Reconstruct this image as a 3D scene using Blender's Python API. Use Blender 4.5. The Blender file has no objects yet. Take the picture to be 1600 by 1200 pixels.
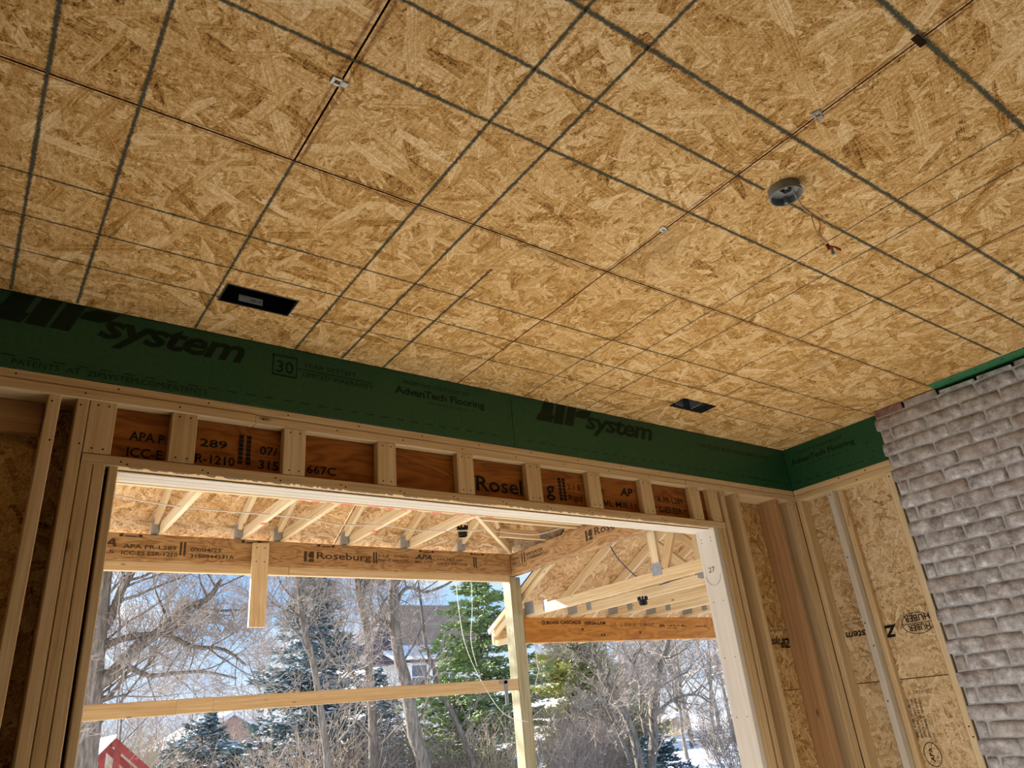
import bpy, bmesh, math, random
import numpy as np
from mathutils import Matrix, Vector, noise
C = bpy.context.scene.collection
R3 = random.Random(7)
S = 1.507                        # ceiling height above the lens (world origin = lens, z up)
W = 2.70                         # inner face of the framed wall with the opening
RX = 4.385                       # inner face of the right framed wall
BX = 4.31                        # face of the brick
FZ = -1.55                       # floor

# ------------------------------------------------------------------ camera
M3 = [[0.811584,-0.577281,-0.089882],[0.176367,0.388749,-0.904306],[0.55698,0.718068,0.417316]]
FPX = 1134.65
cam = bpy.data.cameras.new('camera'); co = bpy.data.objects.new('camera', cam); C.objects.link(co)
r_, d_, f_ = [Vector(v) for v in M3]
co.matrix_world = Matrix(((r_.x,-d_.x,-f_.x,0),(r_.y,-d_.y,-f_.y,0),(r_.z,-d_.z,-f_.z,0),(0,0,0,1)))
cam.sensor_width = 36; cam.lens = FPX/1600*36; cam.clip_start = .02; cam.clip_end = 600
bpy.context.scene.camera = co
def ray(px, py):
    x = (px-800)/FPX; y = (py-600)/FPX
    return r_*x + d_*y + f_
def at(px, py, **k):             # the point of the scene that the photograph shows at a pixel, on one known plane
    v = ray(px, py); a, c = list(k.items())[0]
    return v*(c/v['xyz'.index(a)])

# ------------------------------------------------------------------ light
sc = bpy.context.scene
sc.view_settings.view_transform = 'Standard'; sc.view_settings.look = 'None'
sc.view_settings.gamma = 1; sc.view_settings.use_curve_mapping = False
sc.view_settings.exposure = 0.85
world = bpy.data.worlds.new('sky'); sc.world = world; world.use_nodes = True
nt = world.node_tree; nt.nodes.clear()
def wn(t, **k):
    n = nt.nodes.new(t)
    for a, b in k.items(): setattr(n, a, b)
    return n
tc = wn('ShaderNodeTexCoord'); sep = wn('ShaderNodeSeparateXYZ'); nt.links.new(tc.outputs['Generated'], sep.inputs[0])
mp = wn('ShaderNodeMapping'); mp.inputs['Scale'].default_value = (1, 1, 2.6); nt.links.new(tc.outputs['Generated'], mp.inputs[0])
nz = wn('ShaderNodeTexNoise'); nz.inputs['Scale'].default_value = 3.2; nz.inputs['Detail'].default_value = 7; nz.inputs['Roughness'].default_value = .55
nz.inputs['Distortion'].default_value = .3
nt.links.new(mp.outputs[0], nz.inputs['Vector'])
cr = wn('ShaderNodeValToRGB'); cr.color_ramp.elements[0].position = .46; cr.color_ramp.elements[1].position = .66
nt.links.new(nz.outputs[0], cr.inputs[0])
gr = wn('ShaderNodeValToRGB'); e = gr.color_ramp.elements
e[0].position = 0; e[0].color = (.66,.77,.93,1); e[1].position = .45; e[1].color = (.17,.36,.74,1)
g1 = e.new(.16); g1.color = (.30,.54,.90,1)
nt.links.new(sep.outputs[2], gr.inputs[0])
mx = wn('ShaderNodeMixRGB'); mx.inputs[2].default_value = (.80,.85,.93,1)
nt.links.new(cr.outputs[0], mx.inputs[0]); nt.links.new(gr.outputs[0], mx.inputs[1])
bg = wn('ShaderNodeBackground'); bg.inputs[1].default_value = 0.72
nt.links.new(mx.outputs[0], bg.inputs[0]); wo = wn('ShaderNodeOutputWorld'); nt.links.new(bg.outputs[0], wo.inputs[0])
sun = bpy.data.lights.new('sun', 'SUN'); sun.energy = 11.0; sun.angle = .01; sun.color = (1, .965, .91)
so = bpy.data.objects.new('sun', sun); C.objects.link(so)
so.rotation_euler = Vector((-.42, .78, .39)).to_track_quat('Z', 'Y').to_euler()
# ------------------------------------------------------------------ materials
def lin(h):
    v = [int(h[i:i+2], 16)/255 for i in (0, 2, 4)]
    return tuple((c/12.92 if c <= .04045 else ((c+.055)/1.055)**2.4) for c in v)+(1,)
class NT:
    def __init__(s, name, rough=.8, metal=0, spec=.3):
        s.m = bpy.data.materials.new(name); s.m.use_nodes = True; s.t = s.m.node_tree
        s.b = s.t.nodes['Principled BSDF']; s.b.inputs['Roughness'].default_value = rough
        s.b.inputs['Metallic'].default_value = metal; s.b.inputs['Specular IOR Level'].default_value = spec
    def n(s, t, **k):
        q = s.t.nodes.new(t)
        for a, b in k.items(): setattr(q, a, b)
        return q
    def l(s, a, b): s.t.links.new(a, b)
    def math(s, op, a, b=None, c=None, clamp=False):
        q = s.n('ShaderNodeMath', operation=op); q.use_clamp = clamp
        for i, v in enumerate((a, b, c)):
            if v is None: continue
            if isinstance(v, (int, float)): q.inputs[i].default_value = v
            else: s.l(v, q.inputs[i])
        return q.outputs[0]
    def mix(s, f, a, b, mode='MIX'):
        q = s.n('ShaderNodeMixRGB', blend_type=mode)
        for i, v in enumerate((f, a, b)):
            if isinstance(v, (int, float)): q.inputs[i].default_value = v
            elif isinstance(v, tuple): q.inputs[i].default_value = v
            else: s.l(v, q.inputs[i])
        return q.outputs[0]
    def coord(s, rnd=True, out='Object'):
        tc = s.n('ShaderNodeTexCoord'); v = tc.outputs[out]
        if rnd:
            oi = s.n('ShaderNodeObjectInfo'); q = s.n('ShaderNodeVectorMath', operation='MULTIPLY_ADD')
            cb = s.n('ShaderNodeCombineXYZ')
            for i in range(3): s.l(oi.outputs['Random'], cb.inputs[i])
            s.l(cb.outputs[0], q.inputs[0]); q.inputs[1].default_value = (37, 53, 11); s.l(v, q.inputs[2]); v = q.outputs[0]
            s.rand = oi.outputs['Random']
        return v
    def map(s, v, sc=(1,1,1), rot=(0,0,0), loc=(0,0,0)):
        q = s.n('ShaderNodeMapping'); q.inputs['Scale'].default_value = sc; q.inputs['Rotation'].default_value = rot
        q.inputs['Location'].default_value = loc; s.l(v, q.inputs[0]); return q.outputs[0]
    def noise(s, v, scale, detail=3, rough=.5, dist=0):
        q = s.n('ShaderNodeTexNoise'); q.inputs['Scale'].default_value = scale; q.inputs['Detail'].default_value = detail
        q.inputs['Roughness'].default_value = rough; q.inputs['Distortion'].default_value = dist; s.l(v, q.inputs['Vector']); return q.outputs[0]
    def ramp(s, f, stops):
        q = s.n('ShaderNodeValToRGB'); e = q.color_ramp.elements
        e[0].position = stops[0][0]; e[0].color = stops[0][1]; e[1].position = stops[-1][0]; e[1].color = stops[-1][1]
        for p, c in stops[1:-1]: x = e.new(p); x.color = c
        s.l(f, q.inputs[0]); return q.outputs[0]
    def bump(s, h, strength, dist=.002):
        q = s.n('ShaderNodeBump'); q.inputs['Strength'].default_value = strength; q.inputs['Distance'].default_value = dist
        s.l(h, q.inputs['Height']); s.l(q.outputs[0], s.b.inputs['Normal'])
    def col(s, c):
        if isinstance(c, tuple): s.b.inputs['Base Color'].default_value = c
        else: s.l(c, s.b.inputs['Base Color'])
        return s.m
def g(v): return (v, v, v, 1)

def osb(name, stops, face='xy', fine=1.0, contrast=1.0, stain=None):
    """oriented strand board: layers of long flakes at many angles, the topmost flake wins"""
    s = NT(name, .78, 0, .25); v = s.coord()
    if face == 'xz': v = s.map(v, rot=(math.pi/2, 0, 0))
    if face == 'yz':
        q = s.n('ShaderNodeSeparateXYZ'); s.l(v, q.inputs[0]); cb = s.n('ShaderNodeCombineXYZ')
        s.l(q.outputs[1], cb.inputs[0]); s.l(q.outputs[2], cb.inputs[1]); v = cb.outputs[0]
    warp = s.n('ShaderNodeTexNoise'); warp.inputs['Scale'].default_value = 9; warp.inputs['Detail'].default_value = 2; s.l(v, warp.inputs['Vector'])
    wv = s.n('ShaderNodeVectorMath', operation='MULTIPLY_ADD'); s.l(warp.outputs['Color'], wv.inputs[0]); wv.inputs[1].default_value = (.012,.012,0); s.l(v, wv.inputs[2]); v = wv.outputs[0]
    cur = tone = grain = None
    rr = random.Random(3)
    big = [(a, 8.5, 36) for a in (.5, 1.25, 2.1, 2.8, -.15)]
    small = [(a, 26, 120) for a in (.2, 1.6, 2.5)] + [(.9, 60, 210)]
    for i, (ang, sx, sy) in enumerate(small+big):
        sx *= fine; sy *= fine
        m = s.map(v, rot=(0, 0, ang), loc=(rr.random()*9, rr.random()*9, 0)); m = s.map(m, sc=(sx, sy, 1))
        vo = s.n('ShaderNodeTexVoronoi', voronoi_dimensions='2D', feature='F1'); vo.inputs['Scale'].default_value = 1; vo.inputs['Randomness'].default_value = .9
        s.l(m, vo.inputs['Vector'])
        sp = s.n('ShaderNodeSeparateColor'); s.l(vo.outputs['Color'], sp.inputs[0])
        r = s.math('MULTIPLY', sp.outputs[0], 1.0 if i >= len(small) else .93); t = sp.outputs[1]
        gsrc = s.map(m, sc=(.35, 7, 1))
        gn = s.noise(gsrc, 1.2, 2) if i % 2 == 0 or i >= len(small) else None
        if cur is None: cur, tone, grain = r, t, gn
        else:
            k = s.math('GREATER_THAN', r, cur)
            tone = s.mix(k, tone, t); cur = s.math('MAXIMUM', r, cur)
            if gn is not None: grain = s.mix(k, grain, gn)
    base = s.math('MULTIPLY_ADD', s.math('SUBTRACT', tone, .5), .52*contrast, .5)
    base = s.math('ADD', base, s.math('MULTIPLY', s.math('SUBTRACT', grain, .5), .75))
    fl = s.noise(v, 240*fine, 3, .7)
    base = s.math('ADD', base, s.math('MULTIPLY', s.math('SUBTRACT', fl, .5), 1.25))
    fl2 = s.noise(s.map(v, sc=(1, .35, 1), rot=(0, 0, .6)), 95*fine, 3, .65)
    base = s.math('ADD', base, s.math('MULTIPLY', s.math('SUBTRACT', fl2, .5), .8))
    big_ = s.noise(v, 2.2, 4, .6)
    base = s.math('ADD', base, s.math('MULTIPLY', s.math('SUBTRACT', big_, .5), .30))
    c = s.ramp(base, stops)
    if stain:
        st = s.noise(v, 1.7, 5, .62); c = s.mix(s.ramp(st, [(.60, g(0)), (.74, g(.55))]), c, stain)
    s.bump(s.math('ADD', cur, s.math('MULTIPLY', fl, .5)), .55, .0016)
    return s.col(c)
OSB_C = osb('osb_ceiling', [(.02, lin('452c14')), (.20, lin('a37736')), (.43, lin('caa060')), (.64, lin('deba80')), (.90, lin('f6dfb2'))], 'xy', .85, .9, lin('9a845a'))
OSB_W = osb('osb_wall', [(.06, lin('5c4628')), (.26, lin('bc9a68')), (.46, lin('d6b98c')), (.68, lin('e6cfa8')), (.92, lin('f4e6c8'))], 'xz', 1.35)
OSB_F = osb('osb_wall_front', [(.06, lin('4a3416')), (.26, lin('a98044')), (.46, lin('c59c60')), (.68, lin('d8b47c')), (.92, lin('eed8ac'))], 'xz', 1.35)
OSB_P = osb('osb_porch', [(.06, lin('6a4722')), (.28, lin('ba8d58')), (.46, lin('cfa672')), (.68, lin('e0bf8e')), (.92, lin('f2deb8'))], 'xy', .9)

def lumber(name, stops, rough=.75, knots=True, hue=.16):
    s = NT(name, rough, 0, .25); v = s.coord()
    w = s.noise(s.map(v, sc=(.5, 1, 1)), 2.2, 2)
    wv = s.n('ShaderNodeVectorMath', operation='MULTIPLY_ADD'); s.l(w, wv.inputs[0]); wv.inputs[1].default_value = (0,.05,.05); s.l(v, wv.inputs[2])
    a = s.noise(s.map(wv.outputs[0], sc=(1.2, 60, 60)), 1, 3, .55)
    b = s.noise(s.map(wv.outputs[0], sc=(3, 210, 210)), 1, 2, .6)
    f = s.math('ADD', s.math('MULTIPLY', a, .62), s.math('MULTIPLY', b, .38))
    f = s.math('ADD', f, s.math('MULTIPLY', s.math('SUBTRACT', s.rand, .5), hue))
    c = s.ramp(f, stops)
    if knots:
        vo = s.n('ShaderNodeTexVoronoi', feature='F1'); vo.inputs['Scale'].default_value = 1; s.l(s.map(v, sc=(3.2, 9, 9)), vo.inputs['Vector'])
        k = s.ramp(vo.outputs['Distance'], [(.0, g(.9)), (.05, g(.7)), (.10, g(0))])
        c = s.mix(k, c, lin('6a4524'))
    s.bump(f, .25, .001)
    return s.col(c)
PINE = lumber('pine_stud', [(.25, lin('b89668')), (.5, lin('d3b688')), (.75, lin('e6d2ae'))])
PINE_B = lumber('pine_bright', [(.25, lin('c4a474')), (.5, lin('e0c89c')), (.75, lin('f2e4c4'))])
PINE_R = lumber('pine_reddish', [(.25, lin('a47c54')), (.5, lin('c09a70')), (.75, lin('d4b48c'))])
TREAT = lumber('treated_post', [(.25, lin('8a8260')), (.5, lin('aca482')), (.75, lin('c4bea0'))], knots=True)
JAMB = lumber('pale_board', [(.25, lin('c6bfb0')), (.5, lin('d6cfc2')), (.75, lin('e2dcd2'))], knots=False, hue=.05)
LEDGE = lumber('olive_board', [(.25, lin('8a7034')), (.5, lin('b0944c')), (.75, lin('cbb06a'))], knots=False, hue=.05)
def lvl(name, stops, wav=9.0):
    s = NT(name, .6, 0, .3); v = s.coord()
    q = s.noise(s.map(v, sc=(1.3, 1, 7)), 1.6, 3, .45, .6)
    ring = s.math('PINGPONG', s.math('MULTIPLY', q, wav), .5)
    fine = s.noise(s.map(v, sc=(4, 90, 90)), 1, 2)
    f = s.math('ADD', s.math('MULTIPLY', ring, 1.1), s.math('MULTIPLY', s.math('SUBTRACT', fine, .5), .5))
    c = s.ramp(f, stops)
    return s.col(c)
LVL = lvl('veneer_beam', [(.0, lin('8e683e')), (.25, lin('a98254')), (.6, lin('bb9868'))], 9)
LVL_IN = lvl('veneer_header', [(.0, lin('7e4718')), (.25, lin('96591f')), (.6, lin('a5682c'))], 7)
LVL_O = lvl('veneer_orange', [(.0, lin('a8691c')), (.25, lin('ba7a28')), (.6, lin('c88a38'))], 5)

def plain(name, c, rough=.6, metal=0, var=0, nscale=20, spec=.4, bump=0):
    s = NT(name, rough, metal, spec)
    if var:
        v = s.coord(); f = s.noise(v, nscale, 4)
        a = tuple(x*(1-var) for x in c[:3])+(1,); b = tuple(min(1, x*(1+var)) for x in c[:3])+(1,)
        if bump: s.bump(f, bump, .01)
        return s.col(s.ramp(f, [(.3, a), (.7, b)]))
    return s.col(c)
INK = plain('black_ink', lin('262420'), .7, spec=.1)
INK_S = plain('faded_ink', lin('4a3c2c'), .8, spec=.1)
INK_G = plain('green_ink', lin('0e2414'), .55, spec=.2)
s = NT('green_sheathing', .45, 0, .35); v = s.coord(); n1 = s.noise(v, 60, 4, .6)
s.bump(n1, .12, .001); GREEN = s.col(s.ramp(n1, [(.3, lin('1c4a2f')), (.7, lin('27583a'))]))
GREEN_P = plain('green_filler', lin('3f8158'), .5, 0, .1, 40)
BLACK = plain('black_plastic', lin('0c0d10'), .35)
DARK = plain('dark_gap', lin('120d09'), .9, spec=0)
GREYP = plain('grey_plastic', lin('8a9092'), .45, 0, .08, 30)
GALV = plain('galvanised_steel', lin('9da2a6'), .42, .55, .18, 60)
STEEL_D = plain('housing_steel', lin('59626a'), .35, .6, .2, 25)
WHITE = plain('white_plastic', lin('e8e8e4'), .5)
WIRE = plain('white_wire', lin('d8d4c8'), .5)
WIRE_T = plain('tan_wire', lin('b08a66'), .5)
COPPER = plain('copper_wire', lin('a85a30'), .4, .5)
REDW = plain('red_wire_nut', lin('8a2a16'), .5)
BLUEW = plain('blue_wire', lin('5a5c8c'), .5)
NAIL = plain('nail_holes', lin('2c1a0e'), .8, spec=.1)
LABELM = plain('grey_label', lin('d8dcde'), .6)
RED_EDGE = plain('red_painted_edge', lin('4a1410'), .8, spec=.1)
SNOW = plain('snow', (.86,.89,.95,1), .7, 0, .05, 2, .2, .3)

def alphamat(name, c, lo, hi, nscale=55, vpow=1.0, amp=.7, soft=.5):
    """thin printed or chalked line: UV v runs across the line, broken up by noise"""
    s = NT(name, .9, 0, .05); s.b.inputs['Base Color'].default_value = c
    tc = s.n('ShaderNodeTexCoord'); q = s.n('ShaderNodeSeparateXYZ'); s.l(tc.outputs['UV'], q.inputs[0])
    d = s.math('ABSOLUTE', s.math('SUBTRACT', q.outputs[1], .5)); d = s.math('MULTIPLY', d, 2)
    nz_ = s.noise(tc.outputs['Object'], nscale, 4, .65); nl = s.noise(tc.outputs['Object'], 3, 2)
    e = s.math('SUBTRACT', 1.0, d); e = s.math('ADD', e, s.math('MULTIPLY', s.math('SUBTRACT', nz_, .5), amp*2))
    e = s.math('ADD', e, s.math('MULTIPLY', s.math('SUBTRACT', nl, .5), .6))
    a = s.ramp(s.math('MULTIPLY', e, soft+.5), [(lo, g(0)), (hi, g(vpow))])
    s.l(a, s.b.inputs['Alpha']); return s.m
CHALK = alphamat('green_grey_chalk', lin('54564a'), .10, .75, 110, .86, .9)
CHALK_F = alphamat('faint_brown_line', lin('4c3a1c'), .12, .55, 80, .8)
STAIN_R = alphamat('red_edge_stain', lin('7c3a20'), .35, 1.2, 30, .42, .55)

# ------------------------------------------------------------------ mesh helpers
WM = {}
def mesh(name, verts, faces, mat, uv=None, smooth=False):
    me = bpy.data.meshes.new(name); me.from_pydata([tuple(v) for v in verts], [], faces)
    for m in (mat if isinstance(mat, (list, tuple)) else [mat]): me.materials.append(m)
    if smooth: me.polygons.foreach_set('use_smooth', [True]*len(me.polygons))
    me.update(); return me
def put(name, me, parent=None, M=None):
    o = bpy.data.objects.new(name, me); C.objects.link(o); M = M or Matrix()
    WM[o] = M
    if parent is not None:
        o.parent = parent; o.matrix_parent_inverse = WM[parent].inverted()
    o.matrix_basis = M; return o
def tag(o, label=None, cat=None, group=None, kind=None):
    for k, v in (('label', label), ('category', cat), ('group', group), ('kind', kind)):
        if v: o[k] = v
    return o
def thing(name, loc, label, cat, group=None):
    return tag(put(name, None, None, Matrix.Translation(loc)), label, cat, group)
def struct(name, loc=(0,0,0), me=None):
    return tag(put(name, me, None, Matrix.Translation(loc)), kind='structure')
CUT = [0]
def boxmesh(name, L, w, h, mat, ch=.003, wav=0):
    """a board along local x with eased long edges"""
    ch = min(ch, w*.2, h*.2); a, b = w/2, h/2
    ring = [(-a+ch,-b),(a-ch,-b),(a,-b+ch),(a,b-ch),(a-ch,b),(-a+ch,b),(-a,b-ch),(-a,-b+ch)]
    v = [(-L/2, y, z) for y, z in ring]+[(L/2, y, z) for y, z in ring]
    f = [tuple(reversed(range(8))), tuple(range(8, 16))]+[(i, (i+1)%8, 8+(i+1)%8, 8+i) for i in range(8)]
    # orient faces outward
    me = mesh(name, v, f, mat)
    bm = bmesh.new(); bm.from_mesh(me); bmesh.ops.recalc_face_normals(bm, faces=bm.faces); bm.to_mesh(me); bm.free(); return me
def board(name, a, b, w, h, mat, parent=None, up=(0,0,1), ch=.003):
    """w across (horizontal side), h along 'up'"""
    a, b = Vector(a), Vector(b); x = (b-a).normalized(); up = Vector(up)
    y = up.cross(x).normalized(); z = x.cross(y)
    M = Matrix(((x.x,y.x,z.x,0),(x.y,y.y,z.y,0),(x.z,y.z,z.z,0),(0,0,0,1))); c = (a+b)/2
    M.translation = c
    return put(name, boxmesh(name, (b-a).length, w, h, mat, ch), parent, M)
def bb(name, x0, x1, y0, y1, z0, z1, mat, parent=None, ch=.003, axis=None):
    d = (x1-x0, y1-y0, z1-z0); c = Vector(((x0+x1)/2, (y0+y1)/2, (z0+z1)/2))
    k = axis if axis is not None else max(range(3), key=lambda i: d[i])
    if k == 0: M = Matrix(); w, h = d[1], d[2]
    elif k == 1: M = Matrix(((0,-1,0,0),(1,0,0,0),(0,0,1,0),(0,0,0,1))); w, h = d[0], d[2]
    else: M = Matrix(((0,0,1,0),(0,1,0,0),(-1,0,0,0),(0,0,0,1))).inverted(); w, h = d[1], d[0]; M = Matrix(((0,0,-1,0),(0,1,0,0),(1,0,0,0),(0,0,0,1)))
    M = M.copy(); M.translation = c
    return put(name, boxmesh(name, d[k], w, h, mat, ch), parent, M)
def prism(name, poly, origin, u, v, n, thick, mat, parent=None):
    """flat polygon (u,v coordinates) extruded along n"""
    u, v, n = Vector(u), Vector(v), Vector(n); o = Vector(origin); k = len(poly)
    vs = [o*0+u*p[0]+v*p[1] for p in poly]; vs += [p+n*thick for p in vs]
    f = [tuple(range(k)), tuple(reversed(range(k, 2*k)))]+[(i, i+k, (i+1)%k+k, (i+1)%k) for i in range(k)]
    me = mesh(name, vs, f, mat)
    bm = bmesh.new(); bm.from_mesh(me); bmesh.ops.recalc_face_normals(bm, faces=bm.faces); bm.to_mesh(me); bm.free()
    return put(name, me, parent, Matrix.Translation(o))
class MB:
    def __init__(s): s.v = []; s.f = []; s.mi = []
    def tube(s, pts, rs, n=5, mi=0, cap=True):
        b0 = len(s.v); pts = [Vector(p) for p in pts]; m = len(pts)
        prev = None
        for i, p in enumerate(pts):
            t = (pts[min(i+1, m-1)]-pts[max(i-1, 0)])
            if t.length < 1e-9: t = Vector((0,0,1))
            t.normalize()
            if prev is None: a = t.orthogonal().normalized()
            else: a = (prev-t*prev.dot(t)); a = a.normalized() if a.length > 1e-6 else t.orthogonal().normalized()
            prev = a; b = t.cross(a); r = rs[i] if isinstance(rs, (list, tuple)) else rs
            for k in range(n):
                w = 2*math.pi*k/n; s.v.append(tuple(p+a*(math.cos(w)*r)+b*(math.sin(w)*r)))
        for i in range(m-1):
            for k in range(n):
                k2 = (k+1) % n; s.f.append((b0+i*n+k, b0+i*n+k2, b0+(i+1)*n+k2, b0+(i+1)*n+k)); s.mi.append(mi)
        if cap and n > 3:
            s.f.append(tuple(b0+k for k in reversed(range(n)))); s.mi.append(mi)
            s.f.append(tuple(b0+(m-1)*n+k for k in range(n))); s.mi.append(mi)
    def box(s, x0, x1, y0, y1, z0, z1, mi=0):
        b = len(s.v); s.v += [(x,y,z) for x in (x0,x1) for y in (y0,y1) for z in (z0,z1)]
        for q in ((0,1,3,2),(4,6,7,5),(0,4,5,1),(2,3,7,6),(0,2,6,4),(1,5,7,3)): s.f.append(tuple(b+i for i in q)); s.mi.append(mi)
    def quad(s, *p, mi=0):
        b = len(s.v); s.v += [tuple(q) for q in p]; s.f.append(tuple(range(b, b+len(p)))); s.mi.append(mi)
    def build(s, name, mats, parent=None, M=None, smooth=False, local=None):
        if local is not None: s.v = [(x-local[0], y-local[1], z-local[2]) for x, y, z in s.v]; M = Matrix.Translation(local)
        me = mesh(name, s.v, s.f, mats, smooth=smooth)
        if isinstance(mats, (list, tuple)): me.polygons.foreach_set('material_index', s.mi)
        return put(name, me, parent, M)
def strip(name, a, b, w, n, mat, parent, off=.0006, seg=1):
    """flat line on a surface with normal n (towards the viewer), UV v across"""
    a, b, n = Vector(a), Vector(b), Vector(n); t = (b-a).normalized(); s_ = n.cross(t).normalized()*w/2; o = a+n*off; d = b-a
    me = mesh(name, [Vector()-s_, d-s_, d+s_, Vector()+s_], [(0,1,2,3)], mat)
    uv = me.uv_layers.new(); 
    for i, c in enumerate(((0,0),(1,0),(1,1),(0,1))): uv.data[i].uv = c
    return put(name, me, parent, Matrix.Translation(o))
TXT = {}
def text(name, body, origin, u, v, wid, hgt, mat, parent, bold=0, shear=0, sp=1.0, n=None, off=.0012):
    """lettering fitted to wid x hgt (capital height), lower left at origin; u reading direction, v up"""
    cu = bpy.data.curves.new('t', 'FONT'); cu.body = body; cu.size = 1; cu.shear = shear; cu.offset = bold; cu.space_character = sp
    cu.resolution_u = 2; cu.fill_mode = 'FRONT'
    to = bpy.data.objects.new('t', cu); C.objects.link(to)
    bpy.context.view_layer.update()
    dg = bpy.context.evaluated_depsgraph_get(); me = bpy.data.meshes.new_from_object(to.evaluated_get(dg))
    bpy.data.objects.remove(to); bpy.data.curves.remove(cu)
    co_ = np.zeros(len(me.vertices)*3); me.vertices.foreach_get('co', co_); co_ = co_.reshape(-1, 3)
    x0, x1 = co_[:,0].min(), co_[:,0].max(); hh = .7
    u, v = Vector(u), Vector(v); nn = u.cross(v); o = Vector(origin)+nn*off
    X = (co_[:,0]-x0)*(wid/(x1-x0)); Y = co_[:,1]*(hgt/hh)
    P = np.outer(X, np.array(u))+np.outer(Y, np.array(v))
    me.vertices.foreach_set('co', P.ravel()); me.materials.clear(); me.materials.append(mat); me.name = name; me.update()
    return put(name, me, parent, Matrix.Translation(o))
def discs(name, pts, n, r, mat, parent):
    """little nail heads and holes: one cheap mesh"""
    m = MB(); n = Vector(n); a = n.orthogonal().normalized(); b = n.cross(a); o = Vector(pts[0])
    for p in pts:
        p = Vector(p)+n*.0009; m.quad(*[p+a*(math.cos(k*1.047)*r)+b*(math.sin(k*1.047)*r) for k in range(6)])
    q = m.build(name, mat, parent, local=tuple(o)); q['kind'] = 'stuff'; return q
X, Y, Z = (1,0,0), (0,1,0), (0,0,1); mY = (0,-1,0); mZ = (0,0,-1)

# ------------------------------------------------------------------ ground and floor
def outside_z(x, y):
    if y < 7.3: return -1.9
    return -1.9 - .35*min(1, (y-7.3)/14) + .22*noise.noise(Vector((x*.12, y*.12, 0)))*min(1, (y-7)/6) + .05*noise.noise(Vector((x*.7, y*.7, 3)))
s = NT('snowy_ground', .85, 0, .2); v = s.coord(False); a = s.noise(v, .35, 5, .6); b = s.noise(v, 5, 4, .7)
f = s.math('ADD', s.math('MULTIPLY', a, .7), s.math('MULTIPLY', b, .3))
s.bump(b, .6, .05)
GROUND = s.col(s.ramp(f, [(.36, lin('6b5a40')), (.42, lin('a89878')), (.455, (.84,.87,.93,1)), (.6, (.9,.92,.96,1))]))
gx = np.linspace(-60, 120, 91); gy = np.concatenate([np.linspace(2.86, 30, 50), np.linspace(33, 130, 30)])
vs = [(x, y, outside_z(x, y)) for y in gy for x in gx]; nx = len(gx)
fs = [(j*nx+i, j*nx+i+1, (j+1)*nx+i+1, (j+1)*nx+i) for j in range(len(gy)-1) for i in range(nx-1)]
struct('floor_yard', me=mesh('floor_yard', vs, fs, GROUND, smooth=True))
m = MB(); m.quad((-60,-60,-1.95),(120,-60,-1.95),(120,2.86,-1.95),(-60,2.86,-1.95)); o = m.build('floor_snow_field', GROUND); o['kind'] = 'structure'
CONC = plain('concrete', lin('efece6'), .9, 0, .04, 3)
DECK = plain('tan_decking', lin('b4a896'), .9, 0, .1, 3)
m = MB(); m.box(-3.6, 4.5, -3.6, 2.86, FZ-.3, FZ); o = m.build('floor', CONC); o['kind'] = 'structure'
m = MB(); m.box(-3.6, 9.5, 2.86, 6.7, FZ-.5, FZ-.15); o = m.build('floor_porch', DECK); o['kind'] = 'structure'

PWALL = plain('unseen_wall_board', lin('8a7658'), .85)  # unseen walls, added to confine the light; brown tone limits their bounce
m = MB(); m.box(-3.7, -3.6, -3.4, 2.84, FZ, S+.05); o = m.build('wall_left', PWALL, local=(-3.65, 0, FZ)); o['kind'] = 'structure'
m = MB(); m.box(-3.6, 4.6, -3.4, -3.3, FZ, S+.05); o = m.build('wall_back', PWALL, local=(0, -3.35, FZ)); o['kind'] = 'structure'
# ------------------------------------------------------------------ ceiling
ceil = struct('ceiling', (0, 0, S+.02))
T = .0115; GAP = .0027
SX = [-1.897, -.678, .541, 1.760, 2.979]; YA = 1.610
def panel(x0, x1, y0, y1, holes=(), name='ceiling_panel', mat=OSB_C, g0=GAP):
    x0 += g0; x1 -= g0; y0 += g0; y1 -= g0
    xs = sorted({x0, x1, *[h[0] for h in holes], *[h[1] for h in holes]}); ys = sorted({y0, y1, *[h[2] for h in holes], *[h[3] for h in holes]})
    cx, cy = (x0+x1)/2, (y0+y1)/2; bm = bmesh.new(); vd = {}
    def V(x, y):
        if (x, y) not in vd: vd[(x, y)] = bm.verts.new((x-cx, y-cy, 0))
        return vd[(x, y)]
    for i in range(len(xs)-1):
        for j in range(len(ys)-1):
            mxx, my = (xs[i]+xs[i+1])/2, (ys[j]+ys[j+1])/2
            if any(h[0] < mxx < h[1] and h[2] < my < h[3] for h in holes): continue
            bm.faces.new((V(xs[i],ys[j]), V(xs[i],ys[j+1]), V(xs[i+1],ys[j+1]), V(xs[i+1],ys[j])))
    r = bmesh.ops.extrude_face_region(bm, geom=bm.faces[:])
    bmesh.ops.translate(bm, verts=[q for q in r['geom'] if isinstance(q, bmesh.types.BMVert)], vec=(0, 0, T))
    bmesh.ops.recalc_face_normals(bm, faces=bm.faces)
    me = bpy.data.meshes.new(name)
    for f in bm.faces: f.material_index = 1 if abs(f.normal.z) < .5 else 0
    bm.to_mesh(me); bm.free(); me.materials.append(mat); me.materials.append(RED_EDGE)
    return put(name, me, ceil, Matrix.Translation((cx, cy, S)))
HL = (.562, .820, 2.322, 2.442); HR = (3.000, 3.262, 2.348, 2.453)
for i in range(len(SX)):
    x0 = SX[i]; x1 = SX[i+1] if i+1 < len(SX) else 4.225
    panel(x0, x1, -.829, YA)
    panel(x0, x1, -3.25, -.829)
panel(-3.6, -.681, YA, W); panel(-.681, 1.757, YA, W, [HL]); panel(1.757, 4.195, YA, W, [HR]); panel(4.195, 4.40, YA, W)
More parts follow.
